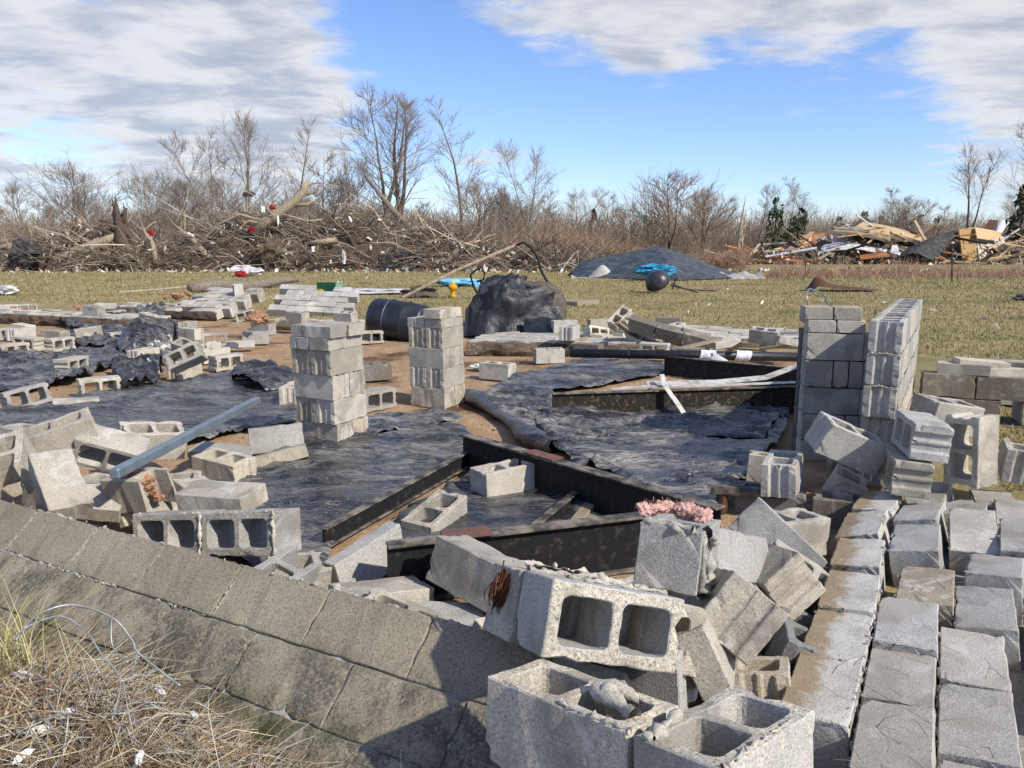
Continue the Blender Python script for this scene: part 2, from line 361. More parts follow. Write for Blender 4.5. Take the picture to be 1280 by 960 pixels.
def ground_material():
    m, t, b = new_mat('ground_soil_and_turf')
    pos = t.n('ShaderNodeNewGeometry').outputs['Position']
    zone = t.n('ShaderNodeAttribute', attribute_name='zone').outputs['Color']
    s = t.n('ShaderNodeSeparateColor', ins={0: zone})
    dirt, near = s.outputs[0], s.outputs[1]
    n1 = t.noise(pos, 0.22, 6, 0.62)
    n2 = t.noise(pos, 2.4, 6, 0.65)
    n3 = t.noise(pos, 38.0, 4, 0.7)
    turf = t.mix(t.maprange(n1, 0.38, 0.62), (0.29, 0.225, 0.11), (0.215, 0.185, 0.08))
    turf = t.mix(t.maprange(n2, 0.46, 0.66), turf, (0.36, 0.27, 0.15))
    turf = t.mix(t.math('MULTIPLY', t.maprange(t.noise(pos, 0.6, 4, 0.6), 0.52, 0.66), 0.7), turf, (0.085, 0.10, 0.028))
    turf = t.mix(1.0, turf, t.ramp(n3, [(0.3, 0.6), (0.5, 1.0), (0.7, 1.25)]), 'MULTIPLY')
    soil = t.mix(t.maprange(n2, 0.35, 0.65), (0.31, 0.20, 0.11), (0.41, 0.28, 0.17))
    soil = t.mix(t.maprange(t.noise(pos, 0.9, 4, 0.6), 0.50, 0.66), soil, (0.115, 0.065, 0.034))
    soil = t.mix(1.0, soil, t.ramp(n3, [(0.3, 0.6), (0.5, 1.0), (0.7, 1.2)]), 'MULTIPLY')
    mud = t.mix(t.maprange(n2, 0.4, 0.6), (0.17, 0.13, 0.10), (0.23, 0.18, 0.145))
    mud = t.mix(1.0, mud, t.ramp(n3, [(0.3, 0.55), (0.5, 1.0), (0.7, 1.2)]), 'MULTIPLY')
    wob = t.math('MULTIPLY', t.math('SUBTRACT', n2, 0.5), 0.9)
    c = t.mix(t.maprange(t.math('ADD', dirt, wob), 0.35, 0.62), turf, soil)
    c = t.mix(near, c, mud)
    t.set(b.inputs['Base Color'], c)
    b.inputs['Roughness'].default_value = 0.95
    b.inputs['Specular IOR Level'].default_value = 0.15
    bump(t, b, t.math('ADD', t.math('MULTIPLY', n2, 1.0), t.math('MULTIPLY', n3, 0.5)), 0.7, 0.03)
    return m
M['ground'] = ground_material()

# ------------------------------------------------------------------ numpy noise
def _hash(ix, iy, seed):
    h = (ix * 374761393 + iy * 668265263 + seed * 974711) & 0xFFFFFFFF
    h = ((h ^ (h >> 13)) * 1274126177) & 0xFFFFFFFF
    return ((h ^ (h >> 16)) & 0xFFFF) / 65535.0
def vnoise(x, y, seed=0):
    x = np.asarray(x, float); y = np.asarray(y, float)
    ix = np.floor(x).astype(np.int64); iy = np.floor(y).astype(np.int64)
    fx = x - ix; fy = y - iy
    fx = fx * fx * (3 - 2 * fx); fy = fy * fy * (3 - 2 * fy)
    a = _hash(ix, iy, seed); b = _hash(ix + 1, iy, seed); c = _hash(ix, iy + 1, seed); d = _hash(ix + 1, iy + 1, seed)
    return (a * (1 - fx) + b * fx) * (1 - fy) + (c * (1 - fx) + d * fx) * fy
def fbm(x, y, seed=0, octv=4):
    s = 0; a = 0.5; n = 0
    for i in range(octv):
        s = s + a * vnoise(x * 2 ** i, y * 2 ** i, seed + i * 17); n += a; a *= 0.5
    return s / n

# ------------------------------------------------------------------ object helpers
def put(o, label=None, cat=None, group=None, kind=None):
    if label: o['label'] = label
    if cat: o['category'] = cat
    if group: o['group'] = group
    if kind: o['kind'] = kind
    return o

def link(name, mesh, parent=None, loc=(0, 0, 0), rot=(0, 0, 0)):
    o = bpy.data.objects.new(name, mesh)
    C.objects.link(o)
    if parent: o.parent = parent
    o.location = loc; o.rotation_euler = rot
    return o

def empty(name, label, cat, loc=(0, 0, 0), rot=(0, 0, 0), group=None):
    o = bpy.data.objects.new(name, None)
    C.objects.link(o); o.location = loc; o.rotation_euler = rot
    o.empty_display_size = 0.1
    return put(o, label, cat, group)

def mesh_np(name, V, F, mat, smooth=False, tint=None):
    """V (n,3), F list of index arrays or (m,k) array"""
    me = bpy.data.meshes.new(name)
    V = np.asarray(V, np.float32)
    if isinstance(F, np.ndarray):
        k = F.shape[1]; m = F.shape[0]
        me.vertices.add(len(V)); me.vertices.foreach_set('co', V.ravel())
        me.loops.add(m * k); me.loops.foreach_set('vertex_index', F.astype(np.int32).ravel())
        me.polygons.add(m); me.polygons.foreach_set('loop_start', np.arange(0, m * k, k, dtype=np.int32))
        me.polygons.foreach_set('loop_total', np.full(m, k, np.int32))
        me.update(calc_edges=True)
    else:
        me.from_pydata([tuple(v) for v in V], [], F)
    if smooth: me.polygons.foreach_set('use_smooth', np.ones(len(me.polygons), bool))
    for mm in (mat if isinstance(mat, (list, tuple)) else [mat]): me.materials.append(mm)
    if tint is not None:
        a = me.color_attributes.new('tint', 'FLOAT_COLOR', 'POINT')
        a.data.foreach_set('color', np.concatenate([np.asarray(tint, np.float32), np.ones((len(V), 1), np.float32)], 1).ravel())
    return me

class MB:
    """collects verts and faces of ONE mesh"""
    def __init__(s): s.v = []; s.f = []
    def add(s, vs, fs):
        n = len(s.v); s.v += [tuple(v) for v in vs]; s.f += [tuple(i + n for i in f) for f in fs]; return s
    def box(s, cx, cy, cz, sx, sy, sz, mtx=None, taper=0):
        P = [Vector((cx + i * sx / 2, cy + j * sy / 2, cz + k * sz / 2)) for k in (-1, 1) for j in (-1, 1) for i in (-1, 1)]
        if mtx: P = [mtx @ p for p in P]
        return s.add(P, [(0, 2, 3, 1), (4, 5, 7, 6), (0, 1, 5, 4), (2, 6, 7, 3), (0, 4, 6, 2), (1, 3, 7, 5)])
    def tube(s, pts, rad, sides=6, cap=True):
        pts = [Vector(p) for p in pts]; n = len(pts)
        rad = [rad] * n if not hasattr(rad, '__len__') else rad
        up = Vector((0.13, 0.27, 0.95)); base = len(s.v)
        for i, p in enumerate(pts):
            d = (pts[min(i + 1, n - 1)] - pts[max(i - 1, 0)]).normalized()
            a = d.cross(up)
            if a.length < 1e-3: a = d.cross(Vector((1, 0, 0)))
            a.normalize(); b = d.cross(a)
            for k in range(sides):
                t = 2 * math.pi * k / sides
                s.v.append(tuple(p + (a * math.cos(t) + b * math.sin(t)) * rad[i]))
        for i in range(n - 1):
            for k in range(sides):
                k2 = (k + 1) % sides
                s.f.append((base + i * sides + k, base + i * sides + k2, base + (i + 1) * sides + k2, base + (i + 1) * sides + k))
        if cap:
            s.f.append(tuple(base + k for k in range(sides))[::-1]); s.f.append(tuple(base + (n - 1) * sides + k for k in range(sides)))
        return s
    def lathe(s, prof, seg=20, mtx=None):
        base = len(s.v)
        for (r, z) in prof:
            for k in range(seg):
                t = 2 * math.pi * k / seg; p = Vector((r * math.cos(t), r * math.sin(t), z))
                s.v.append(tuple(mtx @ p if mtx else p))
        for i in range(len(prof) - 1):
            for k in range(seg):
                k2 = (k + 1) % seg
                s.f.append((base + i * seg + k, base + i * seg + k2, base + (i + 1) * seg + k2, base + (i + 1) * seg + k))
        return s
    def mesh(s, name, mat, smooth=False):
        return mesh_np(name, s.v, s.f, mat, smooth)
    def build(s, name, mat, parent=None, smooth=False, loc=(0, 0, 0), rot=(0, 0, 0), bevel=0.0):
        me = s.mesh(name, mat, smooth)
        if bevel: bevel_mesh(me, bevel)
        return link(name, me, parent, loc, rot)

def bevel_mesh(me, w, seg=1):
    bm = bmesh.new(); bm.from_mesh(me)
    bmesh.ops.remove_doubles(bm, verts=bm.verts, dist=1e-5)
    bmesh.ops.bevel(bm, geom=[e for e in bm.edges if len(e.link_faces) == 2 and e.calc_face_angle(0) > 0.6], offset=w, segments=seg, affect='EDGES', profile=0.6)
    bm.to_mesh(me); bm.free()

# ------------------------------------------------------------------ concrete blocks
BL, BW, BH = 0.397, 0.194, 0.194

def rrect(x0, x1, y0, y1, r, n=3):
    P = []
    for (cx, cy, a0) in ((x1 - r, y1 - r, 0), (x0 + r, y1 - r, 90), (x0 + r, y0 + r, 180), (x1 - r, y0 + r, 270)):
        for k in range(n + 1):
            a = R(a0 + 90 * k / n); P.append((cx + r * math.cos(a), cy + r * math.sin(a)))
    return P

def block_mesh(name, L=BL, W=BW, H=BH, ends=('flange', 'flange'), cells=2, rough=0.0012, mats=None, seed=0, broken=0.0, fine=True):
    """hollow concrete block: cells run along z; ears and recess at flanged ends"""
    def end(sgn, kind):
        x = sgn * L / 2
        if kind == 'plain': P = [(x, -W / 2), (x, W / 2)]
        else:
            e, d = 0.043, 0.016
            P = [(x, -W / 2), (x, -W / 2 + e), (x - sgn * d, -W / 2 + e + 0.010), (x - sgn * d, -0.014), (x - sgn * d * 0.45, -0.008), (x - sgn * d * 0.45, 0.008), (x - sgn * d, 0.014),
                 (x - sgn * d, W / 2 - e - 0.010), (x, W / 2 - e), (x, W / 2)]
        return P if sgn > 0 else P[::-1]
    outer = end(1, ends[1]) + end(-1, ends[0])
    holes = []
    if cells:
        sh, web = 0.034, 0.030
        e0 = 0.048 if ends[0] == 'flange' else 0.036; e1 = 0.048 if ends[1] == 'flange' else 0.036
        cl = (L - e0 - e1 - web * (cells - 1)) / cells
        for k in range(cells):
            x0 = -L / 2 + e0 + k * (cl + web)
            holes.append((x0, x0 + cl, -W / 2 + sh, W / 2 - sh))
    bm = bmesh.new()
    loops = []
    for zi, z in enumerate((-H / 2, H / 2)):
        Ls = [[bm.verts.new((x, y, z)) for x, y in outer]]
        for (x0, x1, y0, y1) in holes:
            g = 0.004 if zi == 0 else 0.0
            Ls.append([bm.verts.new((x, y, z)) for x, y in rrect(x0 - g, x1 + g, y0 - g, y1 + g, 0.022)])
        loops.append(Ls)
        eds = []
        for Lp in Ls:
            for i in range(len(Lp)): eds.append(bm.edges.new((Lp[i], Lp[(i + 1) % len(Lp)])))
        r = bmesh.ops.triangle_fill(bm, use_beauty=True, use_dissolve=False, edges=eds)
        for f in r['geom']:
            if isinstance(f, bmesh.types.BMFace):
                f.material_index = 1
    for a, b in zip(loops[0], loops[1]):
        for i in range(len(a)):
            j = (i + 1) % len(a)
            bm.faces.new((a[i], a[j], b[j], b[i]))
    bmesh.ops.recalc_face_normals(bm, faces=bm.faces)
    sharp = [e for e in bm.edges if len(e.link_faces) == 2 and e.calc_face_angle(0) > 0.9]
    bmesh.ops.bevel(bm, geom=sharp, offset=0.0035, segments=1, affect='EDGES', clamp_overlap=True)
    if fine:
        for _ in range(3):
            long = [e for e in bm.edges if e.calc_length() > 0.030]
            if not long: break
            bmesh.ops.subdivide_edges(bm, edges=long, cuts=1, use_grid_fill=False)
        bmesh.ops.triangulate(bm, faces=bm.faces)
    off = Vector((seed * 3.7, seed * 1.3, seed * 7.1))
    for v in bm.verts:
        p = v.co.copy()
        n = mnoise.noise_vector(p * 28 + off) * rough + mnoise.noise_vector(p * 80 + off) * rough * 0.8
        # chips along the outer edges
        ex = (abs(p.x) > L / 2 - 0.008) + (abs(p.y) > W / 2 - 0.008) + (abs(p.z) > H / 2 - 0.008)
        if ex >= 2 and fine:
            c = max(0.0, mnoise.noise(p * 22 + off) - 0.18)
            n -= p.normalized() * c * 0.028
        v.co += n
    if broken:
        # a ragged bite out of the +x end
        kill = []
        for v in bm.verts:
            lim = L / 2 - broken * (0.75 + 0.5 * mnoise.noise(Vector((v.co.y * 9, v.co.z * 9, seed))) ) - 0.25 * broken * (v.co.z / H)
            if v.co.x > lim: kill.append(v)
        bmesh.ops.delete(bm, geom=kill, context='VERTS')
        be = [e for e in bm.edges if e.is_boundary]
        try: bmesh.ops.holes_fill(bm, edges=be, sides=0)
        except Exception: pass
    me = bpy.data.meshes.new(name)
    bm.to_mesh(me); bm.free()
    for mm in mats or (M['block'], M['block']): me.materials.append(mm)
    return me

_ico = None
def lump_strip(pts, r, seed, step=0.5, squash=0.7, keep=1.0):
    """mortar squeezed out along a joint: a ragged ridge with gaps, and crumbs stuck on it"""
    global _ico
    if _ico is None:
        bm = bmesh.new(); bmesh.ops.create_icosphere(bm, subdivisions=2, radius=1.0)
        bm.verts.index_update()
        _ico = ([v.co.copy() for v in bm.verts], [tuple(v.index for v in f.verts) for f in bm.faces]); bm.free()
    rnd = random.Random(seed); mb = MB(); k6 = 7
    for a, b in zip(pts[:-1], pts[1:]):
        a, b = Vector(a), Vector(b); L = (b - a).length
        if L < 1e-4: continue
        d = (b - a) / L; e1 = d.cross(Vector((.31, .17, .93))).normalized(); e2 = d.cross(e1)
        n = max(3, int(L / (r * .55))); base = len(mb.v); o = rnd.random() * 90
        for i in range(n + 1):
            c = a + d * (L * i / n); q = i * .55 * .55
            gate = mnoise.noise(Vector((q * .33, o, 7))) + (keep - .55) * 1.2
            rr = r * max(.04, (.50 + .75 * mnoise.noise(Vector((q, o, 1))) + .3 * mnoise.noise(Vector((q * 3, o, 2)))) * min(1, max(0, .45 + 2.2 * gate)))
            c = c + (e1 * mnoise.noise(Vector((q * .8, o, 3))) + e2 * mnoise.noise(Vector((q * .8, o, 4)))) * r * .55
            for k in range(k6):
                t = 2 * math.pi * k / k6; w_ = rr * (1 + .55 * mnoise.noise(Vector((q * 2.2, k * 1.7, o))))
                mb.v.append(tuple(c + (e1 * math.cos(t) + e2 * math.sin(t)) * w_))
        for i in range(n):
            for k in range(k6): mb.f.append((base + i * k6 + k, base + i * k6 + (k + 1) % k6, base + (i + 1) * k6 + (k + 1) % k6, base + (i + 1) * k6 + k))
        for i in range(max(1, int(L / r * .22 * keep))):
            c = a.lerp(b, rnd.random()) + Vector([rnd.uniform(-.7, .7) * r for _ in range(3)])
            rr = r * rnd.choice((.3, .45, .6, .9)); sc = [rnd.uniform(.6, 1.3) for _ in range(3)]; o2 = Vector((rnd.random() * 50, rnd.random() * 50, 0))
            mb.add([c + Vector((p.x * sc[0], p.y * sc[1], p.z * sc[2])) * rr * (1 + .6 * mnoise.noise(p * 1.3 + o2) + .3 * mnoise.noise(p * 3 + o2)) for p in _ico[0]], _ico[1])
    return mb

B = {}
def bmesh_var(key, **kw):
    if key not in B: B[key] = block_mesh('block_' + key, **kw)
    return B[key]
g = (M['block'], M['block'])
B['F'] = block_mesh('block_flanged', mats=g, seed=1)
B['F2'] = block_mesh('block_flanged_worn', mats=g, seed=5, rough=0.002)
B['FT'] = block_mesh('block_flanged_tan', mats=(M['block_tan'],) * 2, seed=2)
B['P'] = block_mesh('block_plain_end', ends=('plain', 'flange'), mats=g, seed=3)
B['PR'] = block_mesh('block_plain_end_mortared', ends=('plain', 'plain'), mats=(M['block'], M['rim']), seed=4, rough=0.002)
B['H'] = block_mesh('half_block', L=0.194, ends=('plain', 'flange'), cells=1, mats=g, seed=6)
B['B'] = block_mesh('solid_faced_block', cells=0, mats=g, seed=13, rough=0.002)
B['S'] = block_mesh('solid_cap_block', H=0.092, ends=('plain', 'plain'), cells=0, mats=g, seed=7, rough=0.0016)
B['ST'] = block_mesh('solid_cap_block_tan', H=0.092, ends=('plain', 'plain'), cells=0, mats=(M['block_tan'],) * 2, seed=8, rough=0.0016)
B['X'] = block_mesh('broken_block', mats=g, seed=9, broken=0.12, rough=0.002)
B['X2'] = block_mesh('broken_block_shell', mats=(M['block_tan'],) * 2, seed=11, broken=0.19, rough=0.002)
B['D'] = block_mesh('damp_block', mats=(M['block_dark'],) * 2, seed=12, rough=0.002)
lo = dict(fine=False, rough=0.001)
B['f'] = block_mesh('far_block', mats=(M['block_far'],) * 2, seed=1, **lo)
B['s'] = block_mesh('far_cap_block', H=0.092, ends=('plain', 'plain'), cells=0, mats=(M['block_far'],) * 2, seed=2, **lo)
B['h'] = block_mesh('far_half_block', L=0.194, cells=1, ends=('plain', 'plain'), mats=(M['block_far'],) * 2, seed=3, **lo)
B['d'] = block_mesh('far_damp_block', mats=(M['block_dark'],) * 2, cells=0, ends=('plain', 'plain'), seed=4, **lo)

def block(kind, loc, rot, label, group=None, rx90=0, cat='concrete block'):
    o = link('concrete_block', B[kind], None, loc)
    m = Euler([R(a) for a in rot]).to_matrix()
    if rx90: m = m @ Matrix.Rotation(R(rx90), 3, 'X')
    o.rotation_euler = m.to_euler()
    return put(o, label, cat, group)

def ground_block(kind, pl, pr, pose, label, group, z=0.0, pitch=0.0, roll=0.0, dims=(BL, BW, BH)):
    """block standing on the ground with the foot of its front face running from pl to pr (photo points)"""
    a, b = gp(*pl, z), gp(*pr, z)
    d = (b - a); d.z = 0; yaw = math.atan2(d.y, d.x)
    mid = (a + b) / 2
    L, W, H = dims
    if pose == 'U': depth, hgt, rx = W, H, 0            # cells upright
    elif pose == 'S': depth, hgt, rx = H, W, 90         # lying on its side, cells facing the front
    elif pose == 'E': depth, hgt, rx = L, H, 0          # end to the front
    away = Vector((-math.sin(yaw), math.cos(yaw), 0))
    if pose == 'E': yaw += math.pi / 2
    c = mid + away * depth / 2 + Vector((0, 0, hgt / 2))
    return block(kind, c, (roll, pitch, math.degrees(yaw)), label, group, rx)

# ================================================================== GROUND
E1 = Vector((0.876, -0.482, 0)); E2 = Vector((0.482, 0.876, 0))     # along and across the house
CORNER = Vector((0.47, 1.74, 0))
def house_uv(x, y):
    dx, dy = x - CORNER.x, y - CORNER.y
    return dx * E1.x + dy * E1.y, dx * E2.x + dy * E2.y             # u <= 0 inside, v >= 0 inside
def ground_z(x, y):
    x = np.asarray(x, float); y = np.asarray(y, float)
    u, v = house_uv(x, y)
    inside = np.clip((v + 0.42) / 0.25, 0, 1) * np.clip((0.30 - u) / 0.25, 0, 1) * np.clip((9.3 - v) / 0.6, 0, 1)
    out = 0.06 + 0.10 * np.clip((-v - 0.1) / 0.6, 0, 1) * np.clip((1.2 - u) / 1.0, 0, 1)
    out = out + 0.05 * (fbm(x * 0.25, y * 0.25, 3) - 0.5) + 0.03 * (fbm(x * 2.2, y * 2.2, 4) - 0.5)
    ins = -0.012 + 0.05 * (fbm(x * 0.9, y * 0.9, 9) - 0.5) + 0.02 * (fbm(x * 6, y * 6, 5) - 0.5)
    return ins * inside + out * (1 - inside)

def make_ground():
    def axis(lo, hi, fine_lo, fine_hi, step, grow):
        a = list(np.arange(fine_lo, fine_hi, step)); s = step; p = a[-1]
        while p < hi: s *= grow; p += s; a.append(p)
        s = step; p = a[0]; pre = []
        while p > lo: s *= grow; p -= s; pre.append(p)
        return np.array(pre[::-1] + a)
    xs = axis(-1500, 1500, -9, 7, 0.09, 1.16); ys = axis(-60, 2200, -0.4, 17, 0.09, 1.13)
    X, Y = np.meshgrid(xs, ys)
    Z = ground_z(X, Y)
    far = np.clip((np.hypot(X, Y) - 120) / 200, 0, 1)
    Z = Z * (1 - far) + 0.06 * far
    V = np.stack([X, Y, Z], -1).reshape(-1, 3)
    nx, ny = len(xs), len(ys)
    i = np.arange(nx - 1)[None, :] + nx * np.arange(ny - 1)[:, None]
    F = np.stack([i, i + 1, i + nx + 1, i + nx], -1).reshape(-1, 4)
    me = mesh_np('ground', V, F, M['ground'], True)
    u, v = house_uv(V[:, 0], V[:, 1])
    dirt = np.clip((v + 0.5) / 0.3, 0, 1) * np.clip((0.45 - u) / 0.4, 0, 1) * np.clip((9.6 - v) / 0.7, 0, 1)
    bare = np.exp(-(((V[:, 1] - 47 + 0.02 * V[:, 0]) / 5.0) ** 2)) * 0.42
    dirt = np.maximum(dirt, bare)
    near = np.clip((-v - 0.02) / 0.3, 0, 1) * np.clip((1.0 - u) / 0.6, 0, 1) * np.clip((5.5 - np.hypot(V[:, 0], V[:, 1])) / 1.5, 0, 1)
    a = me.color_attributes.new('zone', 'FLOAT_COLOR', 'POINT')
    a.data.foreach_set('color', np.stack([dirt, near, 0 * near, 0 * near + 1], -1).astype(np.float32).ravel())
    put(link('ground', me), kind='structure')
make_ground()

# ================================================================== FRONT WALL (leaning inwards)
def front_wall():
    lean = R(50.95); az = -0.4917
    org = Vector((-2.0298, 3.1467, 0.4569))
    root = empty('foundation_wall', 'long mouldy concrete block wall leaning inward beside the straw in the foreground', 'wall', org)
    u = Vector((math.cos(az), math.sin(az), 0)); n = Vector((-math.sin(az), math.cos(az), 0))
    up = Vector((0, 0, 1)) * math.cos(lean) + n * math.sin(lean)
    nrm = u.cross(up)                                            # outward face
    m = Matrix((u, -nrm, up)).transposed()                       # local x along, y inward, z up the face
    me = [block_mesh('wall_block', L=0.4035, W=0.19, H=0.2002, ends=('plain', 'plain'), cells=0, mats=(M['front_wall'],) * 2, seed=20 + k, rough=0.0011) for k in range(3)]
    rnd = random.Random(3)
    for row in range(4):
        shift = (0.0, 0.19, 0.04, 0.2)[row]
        for k in range(-6, 7):
            x = (k + 0.5) * 0.4064 - shift
            if x > 2.62: continue
            z = -0.2032 * (row + 0.5) + 0.002
            p = m @ Vector((x, 0.097 + rnd.uniform(-.0025, .0025), z))
            o = link('block', rnd.choice(me), root, p)
            o.rotation_euler = (m @ Euler((rnd.uniform(-.006, .006), rnd.uniform(-.004, .004), rnd.uniform(-.006, .006))).to_matrix()).to_euler()
    mb = MB()                                                    # recessed mortar behind the joints
    mb.box(0.1, 0.0985, -0.41, 5.1, 0.167, 0.80, m.to_4x4())
    mb.build('mortar_bed', M['mortar'], root)
    def jl(p, q): return [m @ Vector((p[0], 0.003, p[1])), m @ Vector((q[0], 0.003, q[1]))]
    s = MB()
    top = lump_strip([m @ Vector((-2.5, 0.006, -0.001)), m @ Vector((2.6, 0.006, -0.001))], 0.010, 5, 0.55, keep=0.42)
    s.add(top.v, top.f)
    for k in range(5):
        a = rnd.uniform(-2, 2.2); t = lump_strip([m @ Vector((a, 0.05, 0.01)), m @ Vector((a + rnd.uniform(.1, .3), 0.10, 0.012))], 0.022, 50 + k); s.add(t.v, t.f)
    # squeezed bed joint between first and second course
    for (x0, x1) in ((-1.3, 0.15), (0.25, 0.75), (0.95, 1.2)):
        t = lump_strip(jl((x0, -0.2032), (x1, -0.2032)), 0.0075, int(x0 * 99) + 400, 0.7, keep=0.8); s.add(t.v, t.f)
    for x in (-0.40, 0.0064, 0.413, 0.82, 1.226, -0.81):
        t = lump_strip(jl((x, -0.01), (x, -0.19)), 0.0055, int(x * 99) + 800, 0.8, keep=0.7); s.add(t.v, t.f)
    put(s.build('mortar_crumbs', M['mortar'], root, smooth=True), kind='stuff')
front_wall()

# ================================================================== FOREGROUND BLOCKS
def mesh_unit(name, label, cat, members, crumbs, origin):
    root = empty(name, label, cat, origin)
    o0 = Vector(origin)
    for kind, loc, rot, rx in members:
        mm = Euler([R(a) for a in rot]).to_matrix()
        if rx: mm = mm @ Matrix.Rotation(R(rx), 3, 'X')
        link('block', B[kind], root, Vector(loc) - o0, mm.to_euler())
    s = MB()
    for pts, r, sd, st, kp in crumbs:
        t = lump_strip([Vector(p) - o0 for p in pts], r, sd, st, keep=kp); s.add(t.v, t.f)
    if s.v: put(s.build('mortar', M['mortar'], root, smooth=True), kind='stuff')
    return root
def rl(loc, rot, p):
    return Vector(loc) + Euler([R(a) for a in rot]).to_matrix() @ Vector(p)

a_l, a_r = (.148, 1.555, .494), (-9.1, -6.3, -43.8)
b_l, b_r = (.442, 1.412, .512), (-6.3, 9, 45.3)
mesh_unit('corner_block_pair', 'two mortared hollow blocks with open cells up at the bottom centre corner', 'concrete blocks',
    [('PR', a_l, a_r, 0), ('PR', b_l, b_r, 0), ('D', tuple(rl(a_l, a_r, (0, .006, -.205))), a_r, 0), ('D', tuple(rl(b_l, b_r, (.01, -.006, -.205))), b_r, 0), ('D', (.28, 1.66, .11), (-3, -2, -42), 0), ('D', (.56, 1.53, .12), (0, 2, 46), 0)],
    [([rl(a_l, a_r, (.17, -.03, .10)), rl(a_l, a_r, (.03, .02, .11)), rl(a_l, a_r, (.12, .06, .10))], .032, 1, .5, 1.0),
     ([rl(b_l, b_r, (-.05, .09, .10)), rl(b_l, b_r, (-.19, .06, .10))], .022, 2, .5, 1),
     ([rl(a_l, a_r, (.02, -.09, .098)), rl(a_l, a_r, (.20, -.09, .098))], .010, 3, .6, .9),
     ([rl(b_l, b_r, (-.19, -.09, .098)), rl(b_l, b_r, (.1, -.085, .098))], .010, 4, .6, .8)], (.3, 1.5, .03))

m_l, m_r = (.234, 1.933, .571), (74.2, 16.6, 18.1)
m2 = rl(m_l, m_r, (-.012, -.006, -.203)); m3 = rl(m_l, m_r, (.265, -.02, -.11)); m4 = rl(m_l, m_r, (-.03, -.02, -.40))
mesh_unit('mortared_block_cluster', 'tilted lump of mortared blocks with two open cells facing the camera at bottom centre', 'concrete blocks',
    [('PR', m_l, m_r, 0), ('P', tuple(m2), (74.2, 17.5, 19.5), 0), ('H', tuple(m3), (70, 17, 8), 0)],
    [([rl(m_l, m_r, (-.19, .10, -.09)), rl(m_l, m_r, (.0, .105, -.10)), rl(m_l, m_r, (.19, .10, -.08))], .016, 11, .5, 1),
     ([rl(m_l, m_r, (-.10, .10, -.02)), rl(m_l, m_r, (.19, .102, .02))], .010, 12, .6, .9),
     ([rl(m_l, m_r, (.20, .09, .08)), rl(m_l, m_r, (.205, .05, .09))], .014, 13, .5, 1),
     ([rl(m_l, m_r, (-.19, .11, -.2)), rl(m_l, m_r, (.15, .11, -.25))], .013, 14, .5, .8)], (.234, 1.933, .4))
# rusty root fibres stuck on its flank
fib = rl(m_l, m_r, (-.215, .03, -.20))
mb = MB(); rnd = random.Random(4)
for k in range(60):
    p = fib + Vector((rnd.gauss(0, .012), rnd.gauss(0, .006) - .012, rnd.gauss(.0, .012)))
    L = rnd.uniform(.05, .11)
    mb.tube([p + Vector((0.006, 0, L * .5)), p + Vector((rnd.gauss(0, .008), -.008, 0)), p + Vector((rnd.gauss(-.012, .01), rnd.gauss(0, .006), -L * .6))], [.0025, .003, .001], 3)
put(mb.build('root_clump', M['rootfibre']), 'rusty brown fibrous root clump stuck on the flank of the tilted block cluster', 'root clump')

q_l, q_r = (.55, 2.384, .587), (-1.8, -13.3, -113.3)
blk = empty('concrete_block', 'grey block with square end, ragged mortar and pink insulation on top', 'concrete block', q_l, [R(a) for a in q_r])
link('shell', B['X'], blk, (0, 0, 0), (0, 0, 0)).data = block_mesh('half_buried_block', ends=('flange', 'plain'), mats=(M['block'],) * 2, seed=31, rough=0.002)
s = lump_strip([(.19, -.09, .1), (.19, .06, .1), (.17, .1, .08), (.18, .105, -.09)], .020, 21, .5); s2 = lump_strip([(.16, .105, .09), (.02, .105, .05), (.05, .11, -.08), (.16, .11, -.10)], .026, 22, .6)
s.add(s2.v, s2.f); put(s.build('mortar', M['mortar'], blk, smooth=True), kind='stuff')

